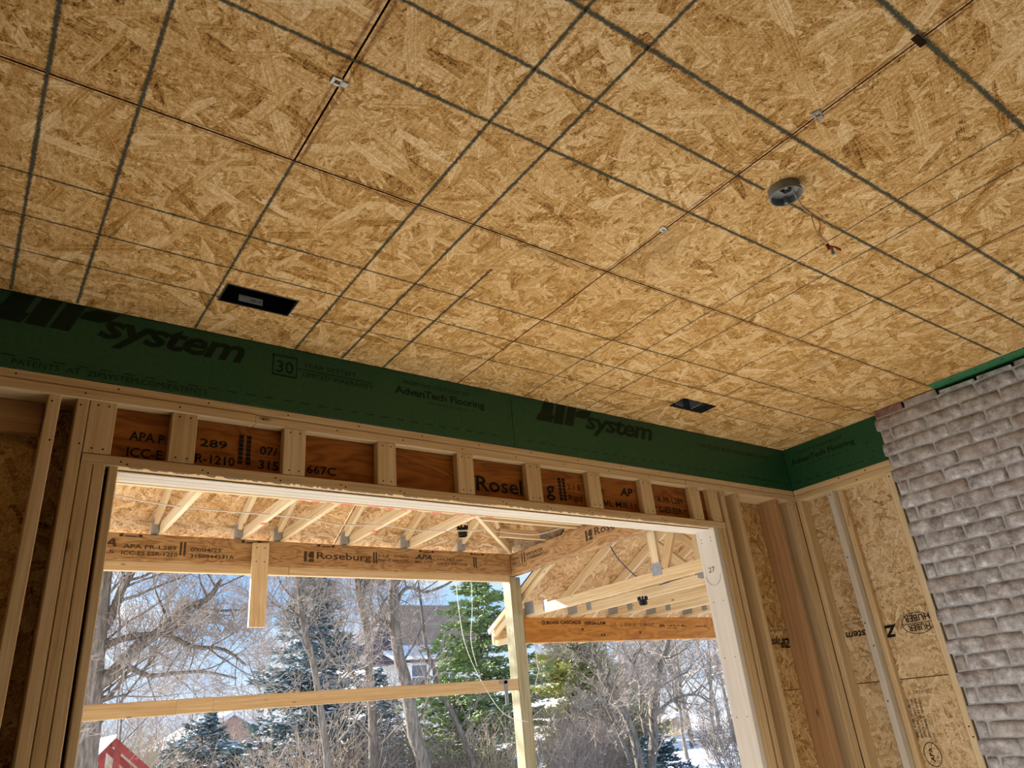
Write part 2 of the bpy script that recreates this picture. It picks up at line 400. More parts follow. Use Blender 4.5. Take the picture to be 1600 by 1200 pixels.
m = MB(); m.box(-3.6, 4.6, -3.3, 2.84, S+.016, S+.05)          # unseen backing above the boards, near black: shade put into the seams
# backing as a ring of strips so the light housings can pass through
m = MB()
for x0, x1, y0, y1 in ((-3.6,.55,-3.3,2.84),(.83,2.99,-3.3,2.84),(3.27,4.6,-3.3,2.84),(.55,.83,-3.3,2.31),(.55,.83,2.455,2.84),(2.99,3.27,-3.3,2.335),(2.99,3.27,2.466,2.84)):
    m.box(x0, x1, y0, y1, S+.0135, S+.05)
m.build('shade_backing', DARK, ceil, local=(0, 0, S+.03))
fill = MB(); fill.box(4.225, 4.45, -3.25, YA-.002, S-.003, S+.009); fill.build('filler_strip', GREEN_P, ceil, local=(4.3, 0, S))
discs('staples', [(4.26, y, S-.0031) for y in (1.49, 1.36, 1.22, 1.09, .9)], mZ, .007, INK_G, ceil)
# chalk and seam lines
def cl(a, b, w=.013, mat=CHALK, name='chalk_line'):
    if mat is CHALK: w *= 1.3
    return strip(name, (a[0], a[1], S), (b[0], b[1], S), w, mZ, mat, ceil, .0007)
for y, x0, x1, w in ((2.016,-2.2,4.35,.009),(2.223,-2.2,4.35,.009),(2.422,-2.2,.56,.008),(2.422,.82,3.0,.007),(2.422,3.26,4.3,.007),
                   (1.202,.2,4.2,.013),(.993,.4,1.90,.012),(.993,1.97,4.2,.013),(.791,.6,4.2,.016),(.390,1.2,4.2,.018)):
    cl((x0, y), (x1, y), w)
for x, y0, y1, w in ((-.066,.3,2.69,.013),(.136,.3,2.69,.012),(.541,1.61,2.69,.012),(.945,.2,2.69,.013),(1.154,.1,2.69,.013),(1.356,1.80,2.69,.013),
                   (2.158,1.62,2.69,.008),(2.372,.2,2.69,.007),(2.575,.2,2.69,.008),(2.979,1.62,2.69,.007),(3.19,.6,2.6,.006),(3.40,.6,2.6,.006),(3.8,.6,2.6,.005)):
    cl((x, y0), (x, y1), w)
cl((1.757, 1.62), (1.757, 2.6), .006, STAIN_R, 'red_stain')
for x, w in ((.541, .022), (1.760, .018), (2.979, .012)):
    for k in (-1, 1): cl((x+k*(w/2+.0034), -.5), (x+k*(w/2+.0034), YA-.003), w, STAIN_R, 'red_stain')
for k in (-1, 1): cl((-2, YA+k*.0095), (4.2, YA+k*.0095), .012, STAIN_R, 'red_stain')

# ------------------------------------------------------------------ wall with the wide opening (inner face y = W)
wf = struct('wall_front', (1.9, W+.07, FZ)); YB = W+.14
ZT = 1.144
bb('top_plate', -3.5, 4.385, W+.002, YB, 1.184, 1.2185, PINE, wf)
bb('top_plate', -3.5, .80, W-.003, YB, ZT, 1.182, PINE, wf); bb('top_plate', .803, 3.3, W+.001, YB, ZT, 1.182, PINE, wf); bb('top_plate', 3.303, 4.385, W, YB, ZT, 1.182, PINE, wf)
def stud(x0, x1, z0=FZ+.04, z1=ZT-.001, y0=W, y1=YB, mat=PINE, name='stud'): return bb(name, x0, x1, y0, y1, z0, z1, mat, wf)
studs = [(.104,.142),(.190,.227),(3.604,3.642),(3.745,3.783),(4.150,4.188),(4.309,4.346),(4.348,4.384)]
for x0, x1 in studs: stud(x0, x1, mat=PINE if x0 != 4.150 else PINE_R)
stud(3.79, 3.826, y0=W+.05, mat=PINE_R); stud(4.22, 4.256, y0=W+.045, mat=PINE_R)
for x in (-.30, -.71, -1.1, -1.9, -2.7): stud(x, x+.038)
for x0, x1 in ((.229,.266),(.268,.305)): stud(x0, x1, z1=.911)
stud(.317, .345, z1=.911, y0=W+.003)
for x0, x1 in ((3.512,3.548),(3.551,3.588)): stud(x0, x1, z1=.911)
bb('jamb_board', 3.474, 3.510, W, YB, FZ+.04, .911, JAMB, wf)
bb('bottom_plate', -3.5, .345, W, YB, FZ, FZ+.039, PINE, wf); bb('bottom_plate', 3.474, 4.385, W, YB, FZ, FZ+.039, PINE, wf)
bb('header_plate', .231, 3.59, W-.001, W+.038, .912, .949, PINE, wf)
for k, (y0, y1) in enumerate(((W+.0405, W+.078), (W+.080, W+.117), (W+.119, W+.152))):
    hb = bb('header_beam', .231, 3.60, y0, y1, .914-.003*k, ZT-.001, LVL_IN if k == 0 else PINE_B, wf, .0015)
    if k == 0: header = hb
# sawn underside of the header plies, snow bounce put into the pale colour
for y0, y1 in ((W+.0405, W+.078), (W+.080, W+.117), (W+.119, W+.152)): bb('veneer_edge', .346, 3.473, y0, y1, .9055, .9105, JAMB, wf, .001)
rr = random.Random(5); m = MB()
for i in range(260):
    x = .36+3.1*rr.random(); L = .01+.05*rr.random()**2; z = .911-.004*rr.random()
    m.quad((x, W-.0015, .914), (x+L, W-.0015, .9145), (x+L*.8, W-.002, z-.002), (x+L*.2, W-.002, z))
o = m.build('splinters', JAMB, wf, local=(1.9, W, .91)); o['kind'] = 'stuff'
crip = [(.229,.315),(.497,.588),(.917,1.008),(1.326,1.416),(1.729,1.820),(2.130,2.222),(2.532,2.622),(2.922,3.012),(3.327,3.415),(3.490,3.578)]
for x0, x1 in crip: bb('cripple', x0, x1, W+.0005, W+.039, .951, ZT-.001, PINE, wf)
bb('backing_board', -3.4, .10, W+.09, W+.128, 1.03, ZT-.001, PINE_R, wf)
# sheathing panels outside, with lettering on the bare side
def sheath(x0, x1, z0, z1): return bb('sheathing_panel', x0, x1, YB+.001, YB+.012, z0, z1, OSB_F, wf, .001, axis=0)
sheath(-3.5, .345, FZ-.2, ZT); sheath(3.513, 4.55, .009, ZT+.07); pL = sheath(3.513, 4.55, FZ-.2, .006)
bb('outer_wall', -3.5, 9.5, YB+.02, YB+.03, 1.16, 3.6, OSB_F, wf, .001, axis=0)
yb = YB-.0005
bb('light_stop', -3.5, .30, YB+.013, YB+.018, FZ-.2, 1.2, DARK, wf, .001, axis=0); bb('light_stop', 3.55, 4.6, YB+.013, YB+.018, FZ-.2, 1.2, DARK, wf, .001, axis=0)  # dark sheets added behind the boards, stop daylight in the seams
zz = sheath(3.80, 3.81, .2, .21) if False else None
tgt = wf
text('printed_lettering', 'ZIP', (4.165, yb, .295), (-1,0,0), mZ, .11, .052, INK, tgt, .03, .3)
text('printed_lettering', 'system', (4.06, yb, .295), (-1,0,0), mZ, .15, .045, INK, tgt, .02, .3)
text('printed_lettering', 'WALL 4/8 PANEL', (4.21, yb, .35), (-1,0,0), mZ, .24, .012, INK_S, tgt)
text('printed_lettering', 'ROOF AND WALL', (4.21, yb, .375), (-1,0,0), mZ, .24, .012, INK_S, tgt)
# green sheathing band under the ceiling
def gpanel(x0, x1): return bb('green_panel', x0, x1, W+.0, W+.011, 1.2195, S-.001, GREEN, wf, .0008, axis=0)
g1_ = gpanel(-3.5, 2.073); g2_ = gpanel(2.076, 4.384)
def gt(body, x, z, w, h, par=None, **k): return text('printed_lettering', body, (x, W, z), X, Z, w, h, INK_G, par or (g1_ if x < 2.07 else g2_), off=.0012, **k)
def gpoly(pts, par, dx=0): 
    return prism('printed_lettering', [(p[0]-pts[0][0], p[1]-pts[0][1]) for p in pts], (pts[0][0]+dx, W-.0012, pts[0][1]), X, Z, (0,1,0), .0006, INK_G, par)
zp = [[(-.101,1.432),(.003,1.434),(-.019,1.392),(-.125,1.392)], [(-.09,1.434),(-.012,1.434),(.01,1.502),(-.06,1.502)],
      [(.029,1.504),(.092,1.504),(.054,1.391),(-.008,1.393)], [(.107,1.504),(.166,1.504),(.126,1.392),(.066,1.394)], [(.163,1.481),(.20,1.500),(.278,1.498),(.25,1.462),(.215,1.450),(.150,1.452)]]
for par, dx in ((g1_, 0), (g2_, 2.352)):
    for q in zp: gpoly(q, par, dx)
    gt('system', .216+dx, 1.397, .525, .104, par, bold=.026, shear=.28, sp=.93)
gt('o', .752, 1.468, .012, .012, g1_); gt('PATENTS  AT  ZIPSYSTEM.COM/PATENTS', -.02, 1.232, .63, .022)
gt('30', .872, 1.388, .072, .055, bold=.01)
for q in (((.856,1.372),(.960,1.372),(.960,1.378),(.856,1.378)), ((.856,1.462),(.960,1.462),(.960,1.468),(.856,1.468)), ((.856,1.372),(.860,1.372),(.860,1.468),(.856,1.468)),
          ((.956,1.372),(.960,1.372),(.960,1.468),(.956,1.468)), ((.96,1.418),(1.305,1.418),(1.305,1.4215),(.96,1.4215))): gpoly(q, g1_)
gt('YEAR SYSTEM', .985, 1.432, .235, .022); gt('LIMITED WARRANTY', .985, 1.388, .325, .022)
gt('FROM THE CREATORS OF', 1.46, 1.448, .36, .018); gt('AdvanTech Flooring', 1.418, 1.395, .49, .036, bold=.018, sp=.95); gt('01-00-00 01-02-01  0', 1.59, 1.366, .26, .012)
gt('THE ROOF AND WALL SHEATHING', 3.48, 1.415, .72, .026); gt('TRIM TO LINE', 3.93, 1.262, .34, .012)
m = MB(); x = -.05
while x < 4.35:
    if not 2.0 < x < 2.1: m.quad((x, W-.0012, 1.262), (x+.038, W-.0012, 1.262), (x+.038, W-.0012, 1.2655), (x, W-.0012, 1.2655))
    x += .0735
o = m.build('printed_dashes', INK_G, wf, local=(2, W, 1.26)); o['kind'] = 'stuff'
m = MB()
for x in (2.048, 2.102): m.quad((x, W-.0012, 1.36), (x+.003, W-.0012, 1.36), (x+.003, W-.0012, 1.385), (x, W-.0012, 1.385))
m.build('staples', INK_G, wf, local=(2.05, W, 1.37))
# lettering on the header between the cripples
yh = W+.0405; K = .9895
def ht(body, x, z, w, h, **k): return text('printed_lettering', body, (x*K, yh, z*K), X, Z, w, h, INK, header, **k)
ht('APA P', .374, 1.040, .118, .034, bold=.02); ht('ICC-E', .372, .978, .118, .034, bold=.02)
ht('289', .617, 1.05, .10, .03, bold=.02); ht('R-1210', .605, .984, .145, .034, bold=.02)
ht('07/', .845, 1.046, .07, .034, bold=.02); ht('315', .843, .985, .08, .036, bold=.02); ht('667C', 1.040, .990, .125, .034, bold=.02)
ht('Rosel', 1.873, 1.000, .270, .072, bold=.018); ht('g', 2.30, 1.015, .055, .078, bold=.01)
ht('2.1 E', 2.444, 1.06, .09, .03, bold=.01); ht('Rigid', 2.445, 1.00, .09, .032, bold=.01)
ht('Ft', 2.66, 1.06, .04, .03, bold=.01); ht('AP', 2.822, 1.062, .10, .045, bold=.03, shear=.25); ht('LVL Mill 11', 2.66, .992, .27, .032, bold=.01)
ht('A PR-L289', 3.115, 1.052, .21, .034, bold=.01); ht('C-ES ESR-1', 3.115, .992, .22, .034, bold=.01)
for x0 in (.762, .792, 2.385, 2.412):
    for j in range(7): prism('printed_bar', [(0,0),(.018,0),(.018,.0145),(0,.0145)], (x0*K, yh-.0012, .985+.0175*j), X, Z, (0,1,0), .0006, INK, header)
# nails
np_ = []
for x0, x1 in crip:
    for z in (.968, 1.128): np_ += [(x0+.026, W, z), (x1-.026, W, z)]
for x0, x1 in studs: np_ += [(x0+.012, W, 1.12), (x0+.026, W, .98)]
for x in np.arange(-.1, 4.3, .31): np_ += [(x, W-.003, 1.165), (x+.1, W, 1.2)]
for x in np.arange(.35, 3.5, .27): np_ += [(x, W-.001, .93), (x+.02, W-.001, .922)]
discs('nail_heads', np_, mY, .0036, NAIL, wf)
discs('nail_heads', [(3.474, W+y, z) for z in (.86,.84,.5,.2,-.1,-.5) for y in (.035,.105)], (-1,0,0), .0035, NAIL, wf)
text('pencil_note', '27', (3.474, W+.095, .665), (0,-1,0), Z, .045, .03, INK_S, wf, 0, off=.001)
m = MB(); c0 = Vector((3.473, W+.07, .66)); pts = [c0+Vector((0, math.cos(a)*.055, math.sin(a)*.07)) for a in np.linspace(3.3, 6.1, 14)]; m.tube(pts, .0007, 3); m.build('pencil_arc', INK_S, wf, local=tuple(c0))

# ------------------------------------------------------------------ right wall: framed bay and brick
wr = struct('wall_right', (RX+.05, 1.5, FZ)); XB = RX+.089
bb('top_plate', RX, XB, 2.02, W-.002, 1.184, 1.2185, PINE_B, wr); bb('top_plate', RX-.001, XB, 2.015, W-.002, ZT, 1.182, PINE_B, wr)
def rstud(y0, y1, mat=PINE_B, x0=RX, x1=XB): return bb('stud', x0, x1, y0, y1, FZ+.04, ZT-.001, mat, wr)
rstud(2.430, 2.469, JAMB); rstud(2.391, 2.428, PINE, RX+.052); rstud(2.030, 2.068, PINE_B); rstud(2.661, 2.6985, PINE)  # light on the first stud is put into its paler board colour
rstud(2.073, 2.10, PINE, RX+.06)
bb('bottom_plate', RX, XB, 2.02, W, FZ, FZ+.039, PINE, wr)
bb('green_panel', RX, RX+.011, 2.02, W-.001, 1.2195, S-.001, GREEN, wr, .0008, axis=1); gR = bpy.context.scene.collection.objects[-1]
def rs(z0, z1, y0=1.9, y1=W+.14): return bb('sheathing_panel', XB+.001, XB+.012, y0, y1, z0, z1, OSB_W, wr, .001, axis=1)
pU = rs(.008, ZT+.07); pD = rs(FZ-.2, .004)
mYv = (0,-1,0)
def rt(body, y, z, w, h, u=mYv, v=Z, mat=INK, par=None, x=None, **k): return text('printed_lettering', body, (x if x is not None else XB+.001, y, z), u, v, w, h, mat, par or pU, **k)
xg = RX
bb('light_stop', XB+.013, XB+.018, 1.9, W+.15, FZ-.2, S, DARK, wr, .001, axis=1)  # added dark sheet, keeps daylight from the right wall's panel joint
rt('FROM THE CREATORS OF', 2.60, 1.445, .34, .018, mat=INK_G, par=gR, x=xg); rt('AdvanTech Flooring', 2.66, 1.385, .47, .036, mat=INK_G, par=gR, x=xg, bold=.018, sp=.95); rt('01-00-00  01-02-01  0', 2.55, 1.352, .30, .012, mat=INK_G, par=gR, x=xg)
m = MB(); y = 2.66
while y > 2.1: m.quad((xg-.0012, y, 1.258), (xg-.0012, y-.04, 1.258), (xg-.0012, y-.04, 1.262), (xg-.0012, y, 1.262)); y -= .075
o = m.build('printed_dashes', INK_G, wr, local=(xg, 2.4, 1.26)); o['kind'] = 'stuff'
discs('nail_heads', [(xg, 2.10, 1.30), (xg, 2.12, 1.36), (xg, 2.5, 1.28), (xg, 2.35, 1.45), (RX-.001, 2.36, 1.205), (RX-.001, 2.18, 1.20), (RX-.001, 2.25, 1.16), (RX, 2.05, 1.12), (RX, 2.45, 1.12), (RX, 2.45, .72), (RX, 2.455, .33), (RX, 2.44, .2), (RX, 2.45, -.1), (RX, 2.05,-.25), (RX, 2.045, -.3)], (-1,0,0), .005, NAIL, wr)
# upside-down print on the bare board
pY = (0,1,0); q = 1.0083
rt('ZIP', 2.32, .300, .135, .062, pY, mZ, bold=.05, shear=.25); rt('system', 2.46, .300, .19, .045, pY, mZ, bold=.02, shear=.25)
rt('SHEATHING PANEL 7/16', 2.40, .352, .24, .012, pY, mZ, INK_S); rt('WIDTH 4 FT  EXPOSURE 1', 2.40, .372, .24, .012, pY, mZ, INK_S)
rt('HUBER', 2.115, .338, .150, .036, pY, mZ, bold=.02); rt('HUBER', 2.125, .285, .130, .034, pY, mZ, bold=.02)
def oval(cy, cz, a, b, t=.004, n=28, par=None, half=False):
    m = MB(); x = XB
    for i in range(n//2 if half else n):
        p, q_ = [2*math.pi*(i+j)/n+math.pi/2 for j in (0, 1)]
        m.quad(*[(x, cy+math.cos(w)*(a-d), cz+math.sin(w)*(b-d)) for w, d in ((p,0),(q_,0),(q_,t),(p,t))])
    if half: m.quad((x, cy, cz-b), (x, cy-t, cz-b), (x, cy-t, cz+b), (x, cy, cz+b))
    return m.build('printed_emblem', INK, par or pU, local=(x, cy, cz))
oval(2.195, .292, .092, .060)
m = MB(); m.quad((XB,2.105,.290),(XB,2.287,.290),(XB,2.287,.294),(XB,2.105,.294)); m.build('printed_emblem', INK, pU, local=(XB, 2.195, .292))
for j, (dy, ln) in enumerate(((0, 'PERFORMANCE STANDARD'), (.022, 'SPACE 1/8 IN AT ENDS'), (.044, 'EXPOSURE 1 SIZED FOR'), (.066, 'WALL ROOF 24/16 PANEL'))):
    rt(ln, 2.31+dy, -.300, .20, .013, Z, pY, INK_S, pD, bold=.01)
rt('7/16', 2.36, .0, .08, .02, (0,-1,0), (0,0,1), INK_S, pD) if False else rt('7/16 CAT', 2.25, -.06, .09, .018, pY, mZ, INK_S, pD)
oval(2.33, -.385, .048, .062, par=pD); rt('APA', 2.325, -.42, .07, .022, Z, pY, INK, pD, bold=.02); rt('TESTED', 2.285, -.33, .05, .012, Z, pY, INK_S, pD)

# brick
s = NT('tumbled_brick', .92, 0, .15); v = s.coord(); a = s.noise(v, 16, 5, .65); b = s.noise(v, 70, 4, .7)
c = s.ramp(a, [(.34, lin('857c7a')), (.46, lin('a8a5a6')), (.56, lin('c0bfc2')), (.68, lin('e4e5ea'))])
sp = s.n('ShaderNodeSeparateXYZ'); 
c = s.mix(s.ramp(s.rand, [(.0, g(.55)), (.35, g(0)), (.7, g(0)), (1, g(.5))]), c, lin('a2948a'))
c = s.mix(s.ramp(s.noise(v, 24, 5, .75, .6), [(.60, g(0)), (.70, g(.7))]), c, lin('f0f0f2'))
c = s.mix(s.ramp(b, [(.30, g(.5)), (.42, g(0))]), c, lin('6c645e'))
s.bump(s.math('ADD', a, s.math('MULTIPLY', b, .8)), .8, .005); BRICK = s.col(c)
s = NT('red_brick_edge', .92, 0, .15); v = s.coord(); BRICK_R = s.col(s.ramp(s.noise(v, 30, 4), [(.3, lin('7d5650')), (.7, lin('9d8480'))]))
s = NT('grey_mortar', .95, 0, .1); v = s.coord(False); a = s.noise(v, 45, 5, .7); s.bump(a, .8, .006); MORTAR = s.col(s.ramp(a, [(.3, lin('a8acb0')), (.7, lin('c6cace'))]))
def brickmesh(L, H, seed, mat=None):
    rr = random.Random(seed); nx_, nz_ = 7, 4; bm_v = []; f = []
    for j in range(nz_):
        for i in range(nx_):
            u, w = i/(nx_-1)*2-1, j/(nz_-1)*2-1
            e = max(abs(u), abs(w)); yy = -L/2*u; zz = H/2*w; dep = .0
            if abs(u) == 1 or abs(w) == 1: dep = .0010+.0014*rr.random()
            if abs(u) == 1 and abs(w) == 1: yy *= .985-.02*rr.random(); zz *= .95-.06*rr.random(); dep += .0006
            jy = .003*(rr.random()-.5); jz = .0036*(rr.random()-.5)
            bm_v.append((dep+.0022*(rr.random()-.5), yy+jy, zz+jz))
    nf = len(bm_v)
    for j in range(nz_-1):
        for i in range(nx_-1): k = j*nx_+i; f.append((k, k+1, k+1+nx_, k+nx_))
    per = [i for i in range(nx_)]+[j*nx_+nx_-1 for j in range(1, nz_)]+[(nz_-1)*nx_+i for i in range(nx_-2, -1, -1)]+[j*nx_ for j in range(nz_-2, 0, -1)]
    for i, k in enumerate(per): x, y, z = bm_v[k]; bm_v.append((.03, y*1.01, z*1.01))
    n = len(per)
    for i in range(n): f.append((per[i], nf+i, nf+(i+1)%n, per[(i+1)%n]))
    me = mesh('brick', bm_v, f, mat or BRICK, smooth=True)
    bm = bmesh.new(); bm.from_mesh(me); bmesh.ops.recalc_face_normals(bm, faces=bm.faces); bm.to_mesh(me); bm.free()
    return me
BM = [brickmesh(.1945, .0715, k) for k in range(9)]; BH = [brickmesh(.090, .0715, 20+k) for k in range(4)]; BQ = [brickmesh(.05, .0715, 30+k) for k in range(3)]
m = MB(); rrb = random.Random(11)
m.box(BX+.0085, BX+.06, -3.25, 1.985, FZ, 1.462); mort = m.build('mortar_bed', MORTAR, wr, local=(BX+.04, 1, 0))
bm = bmesh.new(); bm.from_mesh(mort.data); bmesh.ops.delete(bm, geom=[f for f in bm.faces if f.normal.x < -.9], context='FACES'); bm.to_mesh(mort.data); bm.free()
# uneven mortar face
ny, nz2 = 260, 190; vs = []; fs = []
for j in range(nz2+1):
    z = FZ+(1.462-FZ)*j/nz2
    for i in range(ny+1):
        y = .45+(1.985-.45)*i/ny; vs.append((.0056+.0018*noise.noise(Vector((y*38, z*38, 0)))-.0014*noise.noise(Vector((y*9, z*9, 5))), y-1, z))
for j in range(nz2):
    for i in range(ny): k = j*(ny+1)+i; fs.append((k, k+ny+1, k+ny+2, k+1))
o = put('mortar_joints', mesh('mortar_joints', vs, fs, MORTAR, smooth=True), wr, Matrix.Translation((BX, 1, 0))); o['kind'] = 'stuff'
m = MB(); m.quad((BX+.009,-3.25,FZ),(BX+.009,-3.25,1.462),(BX+.009,.45,1.462),(BX+.009,.45,FZ)); m.build('mortar_face', MORTAR, wr, local=(BX+.009, -1, 0))
rest = MB(); rb = random.Random(2); nbr = 0
def addbrick(y, z, L):
    global nbr
    me = (BM if L > .15 else BH if L > .07 else BQ)[rb.randrange(9 if L > .15 else 4 if L > .07 else 3)]
    fl = rb.random() < .5
    M = Matrix.Translation((BX+.003*(rb.random()-.4), y, z+.003*(rb.random()-.5))) @ Matrix.Rotation(.012*(rb.random()-.5)+(math.pi if fl else 0), 4, 'X')
    if .62 < y and z > -.95 and nbr < 290: put('brick', me, wr, M); nbr += 1
    else:
        b0 = len(rest.v); h = .034
        for (a_, b_, c_) in ((0,-1,-1),(0,1,-1),(0,1,1),(0,-1,1),(.02,-1,-1),(.02,1,-1),(.02,1,1),(.02,-1,1)): rest.v.append((BX+a_, y+b_*L/2, z+c_*h))
        for q in ((0,3,2,1),(0,4,7,3),(1,2,6,5),(0,1,5,4),(3,7,6,2)): rest.f.append(tuple(b0+i for i in q)); rest.mi.append(0)
for k in range(38):
    z = 1.416-.0800*k
    if z < FZ+.03: break
    even = (k % 2 == 1)
    heads = [1.92 if even else 1.818]; 
    while heads[-1] > -3.0: heads.append(heads[-1]-.2033)
    e0 = 1.990
    for hd in heads:
        L = e0-hd-.0115; addbrick(hd+.00575+L/2, z, L if L > .15 else L)
        e0 = hd
rest.build('far_bricks', BRICK, wr, local=(BX, -1, 0))['kind'] = 'stuff'
# the cut course that meets the ceiling
yy = 1.985; rr = random.Random(9)
while yy > -.2:
    L = .15+.05*rr.random(); h = (.040 if yy > 1.62 else .022)+.006*rr.random(); me = mesh('brick', [(x, y_, z_) for x in (0, .05) for y_, z_ in ((-L/2,-h/2),(L/2,-h/2),(L/2*.97,h/2),(-L/2*.95,h/2*(1 if yy > 1.62 else .6)))],
        [(0,1,2,3),(7,6,5,4),(0,4,5,1),(1,5,6,2),(2,6,7,3),(3,7,4,0)], BRICK_R if rr.random() < .35 else BRICK)
    put('brick', me, wr, Matrix.Translation((BX+.001, yy-L/2, 1.460+h/2))); yy -= L+.012

bb('outer_wall', 4.56, 4.60, -3.4, 2.86, FZ-.2, 3.6, OSB_F, wr, .001, axis=1)  # added unseen behind the brick, stops daylight leaking in above it
# ------------------------------------------------------------------ things on the ceiling
def clip(p, ang, label, sc=1.0, mat=WHITE):
    t = thing('panel_clip', (p[0], p[1], S), label, 'clip', None)
    def cs(x0, x1, y0, y1, z0, z1):
        m = MB(); m.box(x0*sc, x1*sc, y0*sc, y1*sc, z0, z1); return m
    Rz = Matrix.Translation((p[0], p[1], S)) @ Matrix.Rotation(ang, 4, 'Z')
    m = MB()
    m.box(-.024*sc, -.016*sc, -.012*sc, .012*sc, -.004, -.001); m.box(-.018*sc, -.002*sc, .006*sc, .012*sc, -.004, -.001); m.box(-.018*sc, -.002*sc, -.012*sc, -.006*sc, -.004, -.001)
    m.box(-.0008, .0008, -.012*sc, .012*sc, -.004, .006)
    m.build('hooked_flange', mat, t, Rz)
    m = MB(); m.box(.002*sc, .018*sc, -.009*sc, .007*sc, -.004, -.001); m.build('tab', GALV, t, Rz)
    return t
clip((.541, 1.283), 0, 'small white metal clip bridging the leftmost ceiling panel seam')
clip((1.760, .698), .2, 'grey steel clip on the long seam above the round electrical box', 1.0, GALV)
clip((1.760, 1.312), .1, 'pale steel clip near the bottom corner of the long ceiling seam', .9)
t = thing('burnt_clip', (1.760, .40, S), 'dark charred clip on the seam at the upper right of the ceiling', 'clip')
m = MB(); m.box(1.735, 1.785, .391, .409, S-.003, S-.0005); m.build('charred_tab', NAIL, t, local=(1.76,.4,S))
# left light housing
t = thing('recessed_light_housing', (.69, 2.38, S), 'long black rectangular light housing with grey label, set in the ceiling above the green band', 'light housing')
def trough(t, h, dep, mat, rim, xcut=None):
    x0, x1, y0, y1 = h; m = MB(); e = .002; z0, z1 = S-.001, S+dep
    m.box(x0+e, x0+e+.002, y0+e, y1-e, z0, z1); m.box(x1-e-.002, x1-e, y0+e, y1-e, z0, z1); m.box(x0+e, x1-e, y0+e, y0+e+.002, z0, z1); m.box(x0+e, x1-e, y1-e-.002, y1-e, z0, z1); m.box(x0+e, x1-e, y0+e, y1-e, z1, z1+.003)
    m.build('housing', mat, t, local=((x0+x1)/2, (y0+y1)/2, S))
    m = MB()
    for a in ((x0-.004, x1+.004, y0-.003, y0+.001), (x0-.004, x1+.004, y1-.001, y1+.003), (x0-.004, x0, y0, y1), (x1, x1+.004, y0, y1)): m.box(*a, S-.003, S-.0005)
    m.build('rim', rim, t, local=((x0+x1)/2, (y0+y1)/2, S))
trough(t, HL, .075, BLACK, STEEL_D)
m = MB(); m.quad((.632, HL[3]-.0045, S+.012), (.722, HL[3]-.0045, S+.012), (.722, HL[3]-.0045, S+.040), (.632, HL[3]-.0045, S+.040)); lb = m.build('label', LABELM, t, local=(.68, 2.44, S))
text('printed_lettering', 'LED 14', (.676, HL[3]-.005, S+.021), X, Z, .04, .009, INK, lb, .02, off=.0005); text('printed_lettering', 'MODEL', (.636, HL[3]-.005, S+.032), X, Z, .028, .005, INK, lb, off=.0005)
t = thing('recessed_light_housing', (3.13, 2.40, S), 'bare grey steel light housing in the ceiling near the far right corner', 'light housing')
trough(t, HR, .09, STEEL_D, DARK)
m = MB(); m.box(3.165, 3.172, HR[2]+.006, HR[3]-.006, S+.004, S+.088); m.build('divider', GALV, t, local=(3.17, 2.4, S)); m = MB(); m.box(3.04, 3.10, HR[3]-.012, HR[3]-.006, S+.01, S+.06); m.build('knockout_plate', GALV, t, local=(3.07, 2.4, S))
# round box with wires
c0 = Vector((1.955, .955, S)); t = thing('electrical_box', tuple(c0), 'round grey ceiling electrical box with bare wires hanging out of it', 'electrical box')
def ring(prof, n=40, ctr=c0, sq=1):
    vs = []; fs = []
    for i in range(n):
        a = 2*math.pi*i/n
        for r, z in prof: vs.append((math.cos(a)*r, math.sin(a)*r, z))
    k = len(prof)
    for i in range(n):
        for j in range(k-1): fs.append((i*k+j, ((i+1)%n)*k+j, ((i+1)%n)*k+j+1, i*k+j+1))
    fs.append(tuple(i*k+k-1 for i in range(n))); return vs, fs
vs, fs = ring([(.052, -.001), (.053, -.030), (.0515, -.033), (.049, -.033), (.0475, -.030), (.047, -.006)]); RB = put('box_shell', mesh('box_shell', vs, fs, GREYP, smooth=False), t, Matrix.Translation(c0))
m = MB()
for a in (.6, 3.74): 
    m = MB(); p = c0+Vector((math.cos(a)*.042, math.sin(a)*.042, 0)); m.tube([p+Vector((0,0,-.006)), p+Vector((0,0,-.031))], .006, 8); m.build('screw_lug', GREYP, t, local=tuple(p))
m = MB(); m.box(c0.x-.035, c0.x+.01, c0.y+.004, c0.y+.0055, S-.018, S-.006); m.build('inner_rib', GALV, t, local=tuple(c0))
m = MB(); m.tube([c0+Vector((.004,-.008,-.005)), c0+Vector((.004,-.008,-.012))], .014, 12); m.build('cable_hole', BLACK, t, local=tuple(c0))
def wire(pix, z0, dz, r, mat, name='wire', parent=None, n=5):
    pts = []
    for i, (px, py) in enumerate(pix): pts.append(at(px, py, z=z0-dz*i/(len(pix)-1)))
    q = []
    for i in range(len(pts)-1):
        p0, p1, p2, p3 = pts[max(i-1,0)], pts[i], pts[i+1], pts[min(i+2,len(pts)-1)]
        for k in range(5):
            u = k/5; q.append(.5*((2*p1)+(p2-p0)*u+(2*p0-5*p1+4*p2-p3)*u*u+(3*p1-p0-3*p2+p3)*u**3))
    q.append(pts[-1]); m = MB(); m.tube(q, r, n); return m.build(name, mat, parent, local=tuple(q[0]), smooth=True)
A_ = lambda l: [(1150+x/7.06, 240+y/7.06) for x, y in l]
wire(A_([(625,365),(650,450),(700,530),(750,610),(830,665)]), S-.008, .12, .0024, WIRE, parent=t)
wire(A_([(830,665),(850,760),(900,880),(985,975)]), S-.128, .08, .0016, WIRE_T, parent=t)
wire(A_([(740,580),(900,720),(930,800),(920,870),(1000,970)]), S-.10, .108, .0014, COPPER, parent=t)
wire(A_([(750,600),(860,620),(940,680),(960,730),(1060,800),(1220,822)]), S-.10, .06, .0013, WIRE_T, parent=t)
wire(A_([(680,340),(760,350),(760,400),(705,480)]), S-.02, .03, .0022, WIRE, parent=t)
wn_ = t
